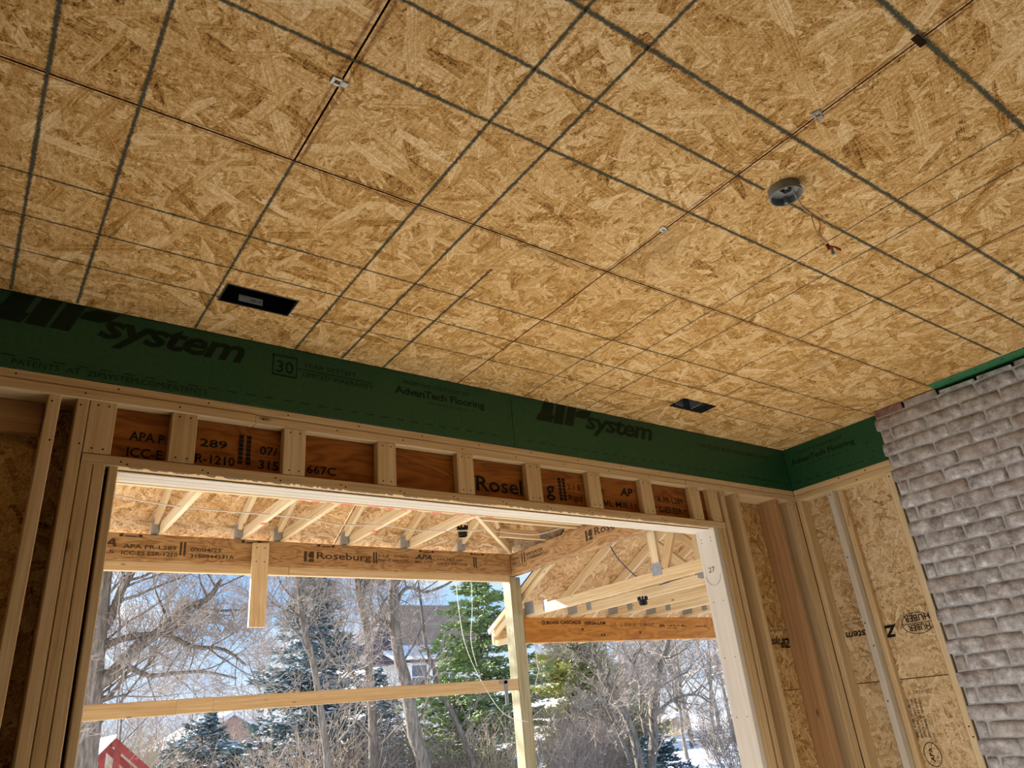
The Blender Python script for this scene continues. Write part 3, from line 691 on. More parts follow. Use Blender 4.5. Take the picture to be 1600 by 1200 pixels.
def cone(a, b, r0, r1, mat, par, name='wire_nut'):
    m = MB(); m.tube([a, a*.5+b*.5, b], [r0, (r0+r1)/2*1.1, r1], 8); return m.build(name, mat, par, local=tuple(a))
cone(at(*A_([(1005,1000)])[0], z=S-.205), at(*A_([(1030,1060)])[0], z=S-.225), .0065, .004, REDW, wn_)
cone(at(*A_([(1050,1035)])[0], z=S-.205), at(*A_([(1080,1115)])[0], z=S-.235), .004, .006, GALV, wn_)
cone(at(*A_([(1090,1030)])[0], z=S-.205), at(*A_([(1155,1065)])[0], z=S-.215), .0035, .004, REDW, wn_)
m = MB(); m.tube([at(*A_([(1005,1010)])[0], z=S-.207), at(*A_([(1100,1035)])[0], z=S-.207)], .003, 6); m.build('twist', REDW, wn_)

# cable stub on the right wall
t = thing('cable_stub', (XB-.05, 2.36, .95), 'tan cable stub with copper tip bent out of the right wall stud', 'cable')
pts = [Vector((XB-.075, 2.39, .90)), Vector((XB-.07, 2.385, .96)), Vector((XB-.06, 2.36, 1.01)), Vector((XB-.05, 2.325, 1.045)), Vector((XB-.045, 2.30, 1.055))]
m = MB(); m.tube(pts, .003, 6); m.build('jacket', WIRE_T, t, local=tuple(pts[0]), smooth=True)
m = MB(); m.tube([pts[-1], pts[-1]+Vector((0,-.012,.004))], .0045, 6); m.build('copper_tip', plain('bright_brass', lin('ffe9b0'), .3, .3), t, local=tuple(pts[-1]))

# ------------------------------------------------------------------ porch beyond the opening
YP = 6.46
def vbeam(name, x0, x1, y0, y1, z0, z1, mat, label, ch=.003):
    o = bb(name, x0, x1, y0, y1, z0, z1, mat, None, ch); return tag(o, label, 'beam')
b1 = thing('porch_beam', (2, YP+.05, 1.42), 'long tan laminated beam along the far left side of the porch, printed Roseburg', 'beam')
bp = bb('veneer_ply', -1.5, 4.742, YP, YP+.044, 1.421, 1.636, LVL, b1); bb('veneer_ply', -1.5, 4.742, YP+.046, YP+.09, 1.421, 1.636, LVL, b1)
bb('filler_plate', -1.5, 2.30, YP+.03, YP+.085, 1.345, 1.4205, PINE, b1); bb('filler_plate', 2.305, 4.735, YP+.03, YP+.085, 1.345, 1.4205, PINE, b1)
def bt(body, x, z, w, h, mat=INK_S, par=bp, **k): return text('printed_lettering', body, (x, YP, z), X, Z, w, h, mat, par, **k)
bt('A', .79, 1.525, .10, .06, bold=.04, shear=.25); bt('25', .79, 1.468, .09, .028, bold=.01)
bt('APA PR-L289', .937, 1.515, .40, .032, bold=.02); bt('ICC-ES ESR-1210', .930, 1.462, .42, .032, bold=.02)
bt('09/04/25', 1.447, 1.512, .25, .030, bold=.02); bt('3150844331A', 1.447, 1.460, .36, .030, bold=.02)
bt('Roseburg', 2.545, 1.497, .545, .062, bold=.018); bt('2.1 E - 3100Fb', 3.165, 1.542, .34, .026, bold=.01); bt('RigidLam LVL', 3.165, 1.500, .34, .026, bold=.01)
bt('APA', 3.565, 1.538, .20, .044, bold=.045, shear=.25); bt('Mill 1125', 3.57, 1.497, .20, .024, bold=.01)
bt('APA PR-L289', 3.82, 1.532, .30, .024, bold=.01); bt('ICC-ES ESR-1210', 3.82, 1.492, .36, .022, bold=.01)
for x0 in (1.362, 1.392, 3.112, 3.138, 4.262, 4.288): prism('printed_bar', [(0,0),(.017,0),(.017,.11),(0,.11)], (x0, YP-.0012, 1.475), X, Z, (0,1,0), .0006, INK_S, bp)
def roslogo(par, o, u, v, n, s_):
    for poly in ([(0,0),(.30,0),(.30,1),(0,1)], [(.36,.55),(.62,1),(1.0,1),(1.0,.35),(.62,.35)], [(.36,0),(.55,.3),(1.0,.3),(1.0,0)]):
        prism('printed_emblem', [(p[0]*s_, p[1]*s_) for p in poly], o, u, v, n, .0006, INK_S, par)
roslogo(bp, (2.425, YP-.0012, 1.465), X, Z, (0,1,0), .095)
for x in (.90, 1.86, 2.55, 3.62, 4.23):
    for j, w in enumerate((.03, .09, .03)): prism('printed_bar', [(0,0),(w,0),(w,.022 if j != 1 else .010),(0,.022 if j != 1 else .010)], (x+(.0, .04, .14)[j], YP-.0012, 1.606), X, Z, (0,1,0), .0006, INK_S, bp)
t = thing('porch_post', (4.81, 6.57, FZ), 'squared treated corner post with greenish left face under the beams', 'post')
bb('post_timber', 4.744, 4.884, 6.50, 6.64, FZ-.15, 1.40, TREAT, t, .004)
bb('splice_board', 4.889, 4.925, 6.545, 6.60, .44, .975, PINE_B, t)
b2 = thing('porch_beam', (4.80, 4.7, 1.41), 'tan laminated beam running from the corner post towards the opening', 'beam')
b2p = bb('veneer_ply', 4.752, 4.796, 2.95, 6.64, 1.408, 1.636, LVL, b2); bb('veneer_ply', 4.798, 4.842, 2.95, 6.64, 1.408, 1.636, LVL, b2)
text('printed_lettering', 'Roseburg', (4.752, 5.075, 1.515), (0,-1,0), Z, .56, .07, INK_S, b2p, .018)
roslogo(b2p, (4.7508, 5.21, 1.485), (0,-1,0), Z, (1,0,0), .10)
text('printed_lettering', '09/04/25', (4.752, 6.17, 1.555), (0,-1,0), Z, .28, .028, INK_S, b2p, .02); text('printed_lettering', '3150844330C', (4.752, 6.17, 1.510), (0,-1,0), Z, .36, .028, INK_S, b2p, .02)
text('printed_lettering', 'APA', (4.752, 6.43, 1.555), (0,-1,0), Z, .12, .028, INK_S, b2p, .02); text('printed_lettering', 'ESR-12', (4.752, 6.43, 1.510), (0,-1,0), Z, .13, .028, INK_S, b2p, .02)
for y in (6.26, 6.22): prism('printed_bar', [(0,0),(.017,0),(.017,.11),(0,.11)], (4.7508, y, 1.50), (0,-1,0), Z, (1,0,0), .0006, INK_S, b2p)
b3 = thing('porch_beam', (7, 6.55, .72), 'orange laminated beam across the far right side, below the row of ceiling trusses', 'beam')
b3p = bb('veneer_ply', 4.889, 10.5, 6.502, 6.546, .717, .972, LVL_O, b3); bb('veneer_ply', 4.889, 10.5, 6.548, 6.592, .717, .972, LVL_O, b3)
def ct(body, x, z, w, h, mat=INK, **k): return text('printed_lettering', body, (x, 6.502, z), X, Z, w, h, mat, b3p, **k)
ct('BOISE CASCADE', 5.19, .905, .50, .034, bold=.03); ct('VERSA-LAM', 5.73, .895, .33, .034, bold=.03); ct('LVL', 6.14, .875, .10, .038); ct('2.1E-3100 / 2190 SYP', 6.29, .870, .57, .038)
ct('APA', 6.94, .855, .10, .036, bold=.03, shear=.2); ct('1144 BC-99  MILL', 7.09, .862, .34, .022, bold=.01); ct('PR-L266', 7.09, .835, .16, .014); ct('10 09 74  04:11', 7.60, .850, .24, .018, bold=.01)
m = MB(); cc = Vector((5.15, 6.5012, .922)); 
for k in range(10): a = k*math.pi/5; b = a+.5; m.quad(*[cc+Vector((math.cos(q_)*r*1.0, 0, math.sin(q_)*r)) for q_, r in ((a,.012),(b,.012),(b,.024),(a,.024))])
m.build('printed_emblem', INK, b3p, local=tuple(cc))
discs('knots', [(5.98, 6.5015, .78), (6.02, 6.5015, .783), (6.6, 6.5015, .80), (5.7, 6.5015, .845)], mY, .016, INK_S, b3)
# mid rail and hanging board
t = thing('porch_rail', (1.5, 6.57, .27), 'horizontal two by four rail crossing the far opening, with bright underside', 'rail')
bb('rail_board', -.6, 1.46, 6.50, 6.538, .262, .372, PINE, t); bb('rail_board', 1.4615, 1.735, 6.50, 6.538, .264, .374, PINE, t); bb('rail_board', 1.737, 4.74, 6.50, 6.538, .262, .372, PINE, t)
m = MB(); m.box(4.56, 4.60, 6.494, 6.499, .13, .36); m.box(4.50, 4.60, 6.494, 6.4985, .33, .36); m.build('metal_bracket', GREYP, t, local=(4.58, 6.5, .2))
t = thing('hanging_board', (2.02, 6.44, .9), 'short board nailed to the left beam and hanging below it', 'board')
bb('board_piece', 1.952, 2.092, 6.418, 6.456, .893, 1.602, PINE, t); discs('nail_heads', [(1.985,6.418,1.56),(2.055,6.418,1.56),(1.985,6.418,1.44),(2.055,6.418,1.44)], mY, .006, NAIL, t)

# left roof: girder, jack trusses, hip
t = thing('girder_truss', (2, 5.18, 1.636), 'doubled girder along the middle of the porch roof, spotted with red paint', 'truss')
gd = bb('bottom_chord', -1.5, 4.70, 5.135, 5.172, 1.640, 1.80, LEDGE, t); bb('bottom_chord', -1.5, 4.70, 5.174, 5.212, 1.636, 1.80, PINE_B, t)
RPAINT = plain('red_spray_paint', lin('e0584a'), .7)
rr = random.Random(4); x = 1.9
while x < 3.8:
    m = MB(); L = .04+.07*rr.random(); m.quad((x, 5.19, 1.6352), (x, 5.2128, 1.6352), (x+L, 5.2128, 1.6352), (x+L, 5.19, 1.6352)); m.build('paint_dash', RPAINT, t, local=(x, 5.2, 1.635)); x += L+.03+.12*rr.random()
bb('top_chord', -1.5, 3.6, 5.135, 5.212, 2.28, 2.37, PINE, t); 
for i, x in enumerate((-.6, .7, 2.0, 3.2)): board('web', (x, 5.174, 1.80), (x+.5, 5.174, 2.28), .038, .09, PINE, t, up=(0,1,0))
jx = [.55, 1.2, 1.87, 2.22, 2.86, 3.5]; desc = ['leftmost jack truss of the porch roof, mostly behind the opening edge', 'jack truss left of the hanging board, second from the opening edge', 'jack truss just left of the hanging board', 'jack truss just right of the hanging board', 'jack truss with a red paint mark, above the printed beam name', 'long bright jack truss meeting the hip corner, beside the black light can']
for k, x in enumerate(jx):
    t = thing('jack_truss', (x, 6.0, 1.636), desc[k], 'truss', 'jack trusses of the left porch roof')
    bb('bottom_chord', x-.019, x+.019, 5.215, 6.54, 1.637, 1.726, PINE_B, t)
    xr = x-.045
    board('top_chord', (xr, 6.72, 1.595), (xr, 5.215, 2.345), .038, .089, PINE_B, t)
    m = MB(); m.box(xr-.021, xr+.021, 6.40, 6.50, 1.64, 1.76); m.build('metal_plate', GALV, t, local=(xr, 6.45, 1.7))
    if k in (2, 4): 
        m = MB(); m.quad((x-.0192, 5.95, 1.6365), (x+.0192, 5.93, 1.6365), (x+.0192, 5.87, 1.6365), (x-.0192, 5.89, 1.6365)); m.build('paint_mark', RPAINT, t, local=(x, 5.9, 1.636))
t = thing('rafter', (4.12, 6.4, 1.7), 'short rafter behind the black light can near the hip corner', 'rafter'); board('rafter_board', (4.12, 6.72, 1.595), (4.12, 5.9, 2.0), .038, .089, PINE_B, t); m = MB(); m.box(4.10, 4.141, 6.40, 6.5, 1.64, 1.76); m.build('metal_plate', GALV, t, local=(4.12, 6.45, 1.7))
t = thing('hip_truss', (4.2, 5.9, 1.636), 'diagonal hip truss dropping from the girder to the beam corner', 'truss')
board('bottom_chord', (3.50, 5.215, 1.682), (4.74, 6.44, 1.682), .038, .089, PINE_B, t); board('hip_rafter', (4.72, 6.48, 1.74), (3.55, 5.30, 2.33), .038, .11, PINE_B, t)
t = thing('side_jack', (4.45, 5.82, 1.636), 'short side jack joist from the hip truss to the corner beam', 'truss')
bb('bottom_chord', 4.17, 4.75, 5.80, 5.838, 1.64, 1.728, PINE, t); board('top_chord', (4.75, 5.82, 1.74), (4.15, 5.82, 2.02), .038, .089, PINE, t); m = MB(); m.box(4.66, 4.75, 5.795, 5.80, 1.645, 1.72); m.build('metal_plate', GALV, t, local=(4.7, 5.8, 1.7))
t = thing('side_jack', (4.2, 5.3, 1.636), 'second side jack joist nearer the girder, partly hidden by the corner beam', 'truss')
bb('bottom_chord', 3.6, 4.75, 5.30, 5.338, 1.64, 1.728, PINE, t); board('top_chord', (4.75, 5.32, 1.74), (3.6, 5.32, 2.28), .038, .089, PINE, t)
# sheathing
roof = thing('porch_roof', (2, 5, 2.4), 'strand board roof decking over the left part of the porch', 'roof')
def slab(name, pts, th, mat, parent):
    c = sum((Vector(p) for p in pts), Vector())/len(pts); k = len(pts)
    v = [Vector(p)-c for p in pts]+[Vector(p)-c+Vector((0,0,th)) for p in pts]
    f = [tuple(range(k)), tuple(reversed(range(k, 2*k)))]+[(i, i+k, (i+1)%k+k, (i+1)%k) for i in range(k)]
    me = mesh(name, v, f, mat); bm = bmesh.new(); bm.from_mesh(me); bmesh.ops.recalc_face_normals(bm, faces=bm.faces); bm.to_mesh(me); bm.free()
    return put(name, me, parent, Matrix.Translation(c))
zA = lambda y: 1.762+.5*(6.5-y)
ye, yr = 6.76, 2.95
for x0, x1 in ((-4.2, -2), (-1.995, .35), (.355, 2.78), (2.785, None)):
    for y0, y1 in ((ye, 6.5), (6.5, 5.905), (5.90, 4.69), (4.685, yr)):
        if x1 is None:
            xe0, xe1 = 4.86-(6.5-y0) if y0 < 6.5 else 4.86, 4.86-(6.5-y1)
            if xe1 < x0: xe1 = x0+.001
            slab('decking_panel', [(x0, y0, zA(y0)), (max(xe0, x0+.002), y0, zA(y0)), (xe1, y1, zA(y1)), (x0, y1, zA(y1))], .012, OSB_P, roof)
        else: slab('decking_panel', [(x0, y0, zA(y0)), (x1, y0, zA(y0)), (x1, y1, zA(y1)), (x0, y1, zA(y1))], .012, OSB_P, roof)
zB = lambda x: 1.762+.5*(4.86-x)
for x0, x1 in ((4.86, 3.9), (3.895, 2.6), (2.595, .9)):
    slab('decking_panel', [(x0, 6.5-(4.86-x0), zB(x0)), (x0, yr, zB(x0)), (x1, yr, zB(x1)), (x1, max(6.5-(4.86-x1), yr+.001), zB(x1))], .012, OSB_P, roof)
slab('decking_panel', [(4.862, 5.56, zB(4.862)), (5.2, 5.9, zB(5.2)), (5.2, 6.8, zB(5.2)), (4.862, 6.8, zB(4.862))], .012, OSB_P, roof)
prism('gable_panel', [(0, 0), (-2.7, 0), (-2.7, 1.5), (0, .17)], (4.872, 5.65, 1.60), Y, Z, X, .011, OSB_F, roof)
# right roof
roof2 = thing('porch_roof', (7, 5, 2.2), 'strand board roof decking over the lower right part of the porch', 'roof')
zR = lambda y: 1.29+.5*(6.5-y)
for x0, x1 in ((4.90, 6.15), (6.153, 8.59), (8.593, 10.6)):
    for y0, y1 in ((7.17, 5.95), (5.947, 4.73), (4.727, 2.95)): slab('decking_panel', [(x0, y0, zR(y0)), (x1, y0, zR(y0)), (x1, y1, zR(y1)), (x0, y1, zR(y1))], .012, OSB_P, roof2)
slab('underlayment', [(4.885, 7.19, zR(7.19)+.013), (10.6, 7.19, zR(7.19)+.013), (10.6, 2.95, zR(2.95)+.013), (4.885, 2.95, zR(2.95)+.013)], .006, BLACK, roof2)
board('rake_board', (4.89, 7.19, zR(7.19)-.03), (4.89, 3.0, zR(3.0)-.03), .02, .055, PINE_B, roof2)
board('fascia', (4.93, 7.18, .86), (10.6, 7.18, .86), .03, .15, PINE_B, roof2)
tx = [4.945, 5.55, 6.17, 6.80, 7.45, 8.06, 8.67]
td = ['first truss beside the corner post, with square steel plate on its lower chord', 'second ceiling truss right of the corner post', 'third ceiling truss right of the corner post, beside the small black light can', 'fourth ceiling truss right of the corner post', 'fifth ceiling truss, half hidden by the opening edge', 'sixth truss along the orange beam, behind the wall', 'last truss along the orange beam, behind the wall']
for k, x in enumerate(tx):
    t = thing('ceiling_truss', (x, 5, .975), td[k], 'truss', 'trusses on the orange beam')
    bb('bottom_chord', x-.019, x+.019, 2.95, 6.62, .974, 1.075, PINE_B, t)
    board('top_chord', (x, 7.16, zR(7.16)-.056), (x, 3.0, zR(3.0)-.056), .038, .095, PINE_B, t)
    bb('web', x-.019, x+.019, 4.49, 4.58, 1.076, zR(4.53)-.12, PINE_B, t); board('web', (x, 4.45, 1.08), (x, 3.7, 2.55), .036, .089, PINE, t); board('web', (x, 4.62, 1.08), (x, 5.35, 1.72), .036, .089, PINE, t) if k > 0 else None
    for y0, y1, z0, z1 in ((6.36, 6.52, 1.0, 1.13), (6.12, 6.20, 1.0, 1.10), (4.47, 4.59, 1.035, 1.145)):
        m = MB(); m.box(x-.0207, x-.0192, y0, y1, z0, z1); m.build('metal_plate', GALV, t, local=(x, y0, z0))
    board('rafter_tail', (x, 7.13, .79), (x, 6.60, .79), .038, .06, PINE, t)
t = thing('truss_blocking', (6.3, 3.9, 1.3), 'short olive cross board between the ceiling trusses near the opening', 'board'); bb('blocking_board', 5.0, 7.4, 3.95, 3.99, 1.28, 1.37, LEDGE, t); bb('blocking_board', 5.0, 7.4, 3.90, 3.94, 1.16, 1.20, PINE_B, t)

# light cans and cables of the porch
def can(p, r, h, label):
    t = thing('light_can', tuple(p), label, 'light')
    vs, fs = ring([(r*.9, -h*.5), (r, -h*.45), (r, -h*.1), (r*1.08, -h*.05), (r*1.08, h*.05), (r*.96, h*.1), (r*.96, h*.5)], 24)
    put('can_body', mesh('can_body', vs, fs, BLACK), t, Matrix.Translation(p)); m = MB()
    for k in range(8): a = k*math.pi/4; q_ = p+Vector((math.cos(a)*r, math.sin(a)*r, h*.35)); m.box(q_.x-.008, q_.x+.008, q_.y-.008, q_.y+.008, q_.z, q_.z+.035)
    m.build('spring_clips', BLACK, t, local=tuple(p)); m = MB(); m.tube([p+Vector((-r*.6, -r*.5, -h*.35)), p+Vector((r*.3, -r*.9, -h*.25))], .004, 5); m.build('reflector_edge', WHITE, t, local=tuple(p))
can(at(723, 832, y=6.0), .045, .08, 'round black light can hanging under the left porch roof')
can(at(1005, 941, y=5.2), .04, .05, 'small black light can on the third truss above the orange beam')
def cable(name, pts, r, mat, label, cat='cable'):
    q = []
    for i in range(len(pts)-1):
        p0, p1, p2, p3 = [Vector(pts[j]) for j in (max(i-1,0), i, i+1, min(i+2, len(pts)-1))]
        for k in range(6):
            u = k/6; q.append(.5*((2*p1)+(p2-p0)*u+(2*p0-5*p1+4*p2-p3)*u*u+(3*p1-p0-3*p2+p3)*u**3))
    q.append(Vector(pts[-1])); m = MB(); m.tube(q, r, 5); return tag(m.build(name, mat, None, local=tuple(q[0]), smooth=True), label, cat)
yy_ = 5.72
cable('cable', [at(165, 770, y=yy_), at(178, 773, y=yy_), at(235, 785, y=yy_), at(300, 794, y=yy_), at(380, 801, y=yy_), at(440, 806, y=yy_), at(490, 812, y=yy_), at(530, 820, y=yy_), at(600, 821, y=yy_), at(660, 829, y=yy_), at(760, 829, y=yy_), at(800, 833, y=yy_), at(840, 835, y=5.6), at(885, 823, y=5.5), at(905, 821, y=5.4)], .006, WIRE, 'white cable draped through the jack trusses of the left roof')
cable('cable', [at(954, 854, y=5.2), at(965, 872, y=5.1), at(985, 893, y=5.0), at(998, 903, y=4.9)], .006, BLUEW, 'blue grey cable drooping from the corner beam to the first truss')
cable('cable', [at(1030, 914, y=5.0), at(1062, 905, y=4.9), at(1100, 903, y=4.8), at(1110, 902, y=4.75)], .006, BLUEW, 'blue grey cable lying along the second truss near the opening edge')
cable('cord', [at(836, 1003, y=6.55), at(840, 1040, y=6.56), at(842, 1046, y=6.57), at(836, 1070, y=6.56)], .006, WHITE, 'white cord with a loose knot hanging right of the corner post', 'cord')
cable('cord', [at(712, 903, y=6.48), at(718, 960, y=6.48), at(728, 1010, y=6.48), at(750, 1060, y=6.48), at(778, 1105, y=6.48), at(800, 1122, y=6.48), at(826, 1128, y=6.46)], .003, WHITE, 'thin white cord looping from the left beam down to the corner post', 'cord')
cable('cord', [at(736, 902, y=6.49), at(738, 950, y=6.49), at(736, 1000, y=6.49), at(745, 1040, y=6.49)], .0025, WHITE, 'short thin white cord hanging from the left beam near the post', 'cord')

#@@EXTERIOR
# ------------------------------------------------------------------ yard: houses, fence, play set
def gz(x, y): return outside_z(x, y)
s = NT('roof_shingles', .9, 0, .1); v = s.coord(False); br = s.n('ShaderNodeTexBrick'); br.inputs['Scale'].default_value = 1; br.inputs['Brick Width'].default_value = .45; br.inputs['Row Height'].default_value = .16; br.inputs['Mortar Size'].default_value = .012
s.l(v, br.inputs['Vector']); br.inputs['Color1'].default_value = lin('b49c88'); br.inputs['Color2'].default_value = lin('a28a78'); br.inputs['Mortar'].default_value = lin('867264'); SHING = s.col(br.outputs[0])
SHING_D = plain('dark_shingles', lin('4e464c'), .9, 0, .15, 8)
SIDING = plain('beige_siding', lin('e4e0da'), .8, 0, .04, 2)
TRIMW = plain('white_trim', lin('e4e4e6'), .6)
GLASS = plain('window_glass', lin('4a5666'), .12, 0, 0, spec=.8)
s = NT('red_brick_wall', .9, 0, .1); v = s.coord(False); br = s.n('ShaderNodeTexBrick'); br.inputs['Scale'].default_value = 1; br.inputs['Brick Width'].default_value = .21; br.inputs['Row Height'].default_value = .075; br.inputs['Mortar Size'].default_value = .01
s.l(s.map(v, rot=(math.pi/2, 0, 0)), br.inputs['Vector']); br.inputs['Color1'].default_value = lin('c08a80'); br.inputs['Color2'].default_value = lin('a8766e'); br.inputs['Mortar'].default_value = lin('9c908c'); REDB = s.col(br.outputs[0])
REDWOOD = plain('red_stained_wood', lin('8e3c34'), .7, 0, .15, 9)
IRON = plain('black_iron', lin('2a2a30'), .5)
def window(x0, x1, y, z0, z1, par, cols=2, rows=2):
    f = MB(); e = .06; yo = y-.04
    for a in ((x0-e, x1+e, z0-e, z0), (x0-e, x1+e, z1, z1+e), (x0-e, x0, z0, z1), (x1, x1+e, z0, z1)): f.box(a[0], a[1], yo-.03, y, a[2], a[3])
    for i in range(1, cols): xx = x0+(x1-x0)*i/cols; f.box(xx-.025, xx+.025, yo-.02, y, z0, z1)
    for i in range(1, rows): zz = z0+(z1-z0)*i/rows; f.box(x0, x1, yo-.02, y, zz-.025, zz+.025)
    w = f.build('window', TRIMW, par, local=((x0+x1)/2, y, (z0+z1)/2))
    p = MB(); p.quad((x0, yo+.02, z0), (x1, yo+.02, z0), (x1, yo+.02, z1), (x0, yo+.02, z1)); p.build('pane', GLASS, w, local=((x0+x1)/2, yo, (z0+z1)/2))
# big house: steep brown roof above a snowy lower roof
h = thing('house', (26.5, 48, -2), 'two storey house with tall brown shingle roof above a snow covered lower roof', 'house')
m = MB(); m.box(22.9, 31, 46.2, 54, -2.5, 4.6); m.build('wall', SIDING, h, local=(27, 50, 0))
slab('roof', [(22.2, 46, 4.75), (31.4, 46, 4.75), (30.9, 49.5, 8.2), (24.6, 49.5, 8.2)], .15, SHING, h)
slab('roof', [(31.4, 54, 4.75), (22.2, 54, 4.75), (24.6, 49.5, 8.2), (30.9, 49.5, 8.2)], .15, SHING, h)
slab('roof', [(22.2, 54, 4.75), (22.2, 46, 4.75), (24.6, 49.5, 8.2), (24.6, 49.6, 8.2)], .15, SHING_D, h)
slab('roof', [(31.4, 46, 4.75), (31.4, 54, 4.75), (30.9, 49.6, 8.2), (30.9, 49.5, 8.2)], .15, SHING, h)
m = MB(); m.box(21.6, 23.2, 45, 47, 3.9, 5.9); m.build('dormer', SHING_D, h, local=(22.4, 46, 5))
slab('lower_roof', [(22.3, 43.6, 4.0), (30.3, 43.6, 3.95), (30.3, 46.2, 4.9), (22.3, 46.2, 4.95)], .22, SNOW, h)
m = MB(); m.box(22.4, 30.2, 43.75, 43.85, 3.82, 4.02); m.build('gutter', SHING_D, h, local=(26, 43.8, 3.9))
m = MB(); m.box(23.6, 30.1, 44.4, 46.3, -2.5, 4.1); m.build('porch_wall', SIDING, h, local=(27, 45, 1))
window(24.0, 25.1, 44.4, 2.3, 3.7, h, 1, 2); window(25.5, 27.4, 44.4, 1.9, 3.7, h, 3, 2)
m = MB()
for i in range(14): z = 1.9+i*.14; m.box(27.7, 30.0, 44.37, 44.4, z, z+.125)
o = m.build('siding_boards', TRIMW, h, local=(29, 44.4, 2.8)); o['kind'] = 'stuff'
# small brick house left
h = thing('house', (14, 52, -2), 'small red brick house with bluish snow on its gable roof, behind the play set', 'house')
m = MB(); m.box(12.0, 16.3, 50, 56, -3, .45); m.quad((12.6, 50, .45), (16.3, 50, .45), (14.45, 50, 1.75)); m.build('wall', REDB, h, local=(14, 52, 0))
slab('roof', [(10.9, 49.3, .18), (14.45, 49.3, 1.95), (14.45, 57, 1.95), (10.9, 57, .18)], .10, SNOW, h)
slab('roof', [(14.45, 49.3, 1.95), (16.9, 49.3, .5), (16.9, 57, .5), (14.45, 57, 1.95)], .10, SNOW, h)
slab('roof', [(10.9, 48.2, .0), (13.4, 48.2, .12), (13.9, 50.2, .62), (10.9, 50.2, .25)], .08, SNOW, h)
board('rake', (12.4, 49.25, .72), (14.45, 49.25, 1.85), .05, .16, TRIMW, h); board('rake', (14.45, 49.25, 1.85), (16.95, 49.25, .4), .05, .16, TRIMW, h)
window(14.9, 15.3, 50, -.5, .15, h, 1, 1)
# distant roofs right
h = thing('house', (44.5, 52, -2), 'distant low house with bright snowy roof in the right part of the view', 'house')
m = MB(); m.box(41, 47.5, 50.5, 56, -3, 2.1); m.build('wall', SIDING, h, local=(44, 52, 0))
slab('roof', [(39.5, 50, 1.95), (47.6, 50, 1.95), (44.6, 53, 3.95), (41.5, 53, 3.95)], .15, SNOW, h); slab('roof', [(47.6, 50, 1.95), (47.6, 56, 1.95), (44.6, 53.1, 3.95), (44.6, 53, 3.95)], .15, SNOW, h)
h = thing('shed', (40, 44, -2), 'low snow roofed shed below the distant house at the right', 'shed')
m = MB(); m.box(38, 43, 43.6, 47, -3, .95); m.build('wall', SIDING, h, local=(40, 45, 0)); slab('roof', [(37.6, 43, .95), (43.6, 43, .95), (43.2, 45.5, 1.75), (38, 45.5, 1.75)], .12, SNOW, h)
# play set
h = thing('play_set', (2.85, 17, -2), 'red stained wooden play set with snow on its pitched roof', 'play set')
P_ = lambda x, z, y=17: (x, y, z)
board('rafter', P_(1.9, -.63), P_(2.76, .30), .07, .10, REDWOOD, h, up=(0,0,1)); board('rafter', P_(2.76, .30), P_(3.75, -.58), .07, .12, REDWOOD, h); board('rafter', (1.9, 18.4, -.63), (2.76, 18.4, .30), .07, .10, REDWOOD, h); board('rafter', (2.76, 18.4, .30), (3.75, 18.4, -.58), .07, .12, REDWOOD, h)
slab('roof', [(1.72, 16.8, -.72), (2.76, 16.8, .36), (2.76, 18.6, .36), (1.72, 18.6, -.72)], .05, SNOW, h)
board('ridge', (2.76, 16.85, .27), (2.76, 18.5, .27), .09, .14, REDWOOD, h)
for x in (2.55, 2.80): bb('post', x, x+.10, 17, 17.1, -2.3, .2, REDWOOD, h)
for x in (2.0, 3.5): bb('post', x, x+.10, 17, 17.1, -2.3, -.5, REDWOOD, h); bb('post', x, x+.10, 18.3, 18.4, -2.3, -.5, REDWOOD, h)
bb('cross_beam', 1.95, 3.65, 17, 17.06, -.62, -.50, REDWOOD, h)
# iron fence
h = thing('iron_fence', (10, 37, -2), 'black iron picket fence across the back of the yard', 'fence')
for i in range(150):
    x = 5+i*.13; zb = -2.3; m = MB(); o = bb('picket', x, x+.022, 37, 37.022, -2.4, -.80-.0*x, IRON, h, .001)
bb('rail', 5, 24.6, 37, 37.03, -.93, -.89, IRON, h); bb('rail', 5, 24.6, 37, 37.03, -2.05, -2.0, IRON, h)
for i in range(8): x = 5+i*2.8; bb('post', x, x+.06, 36.97, 37.03, -2.4, -.72, IRON, h)

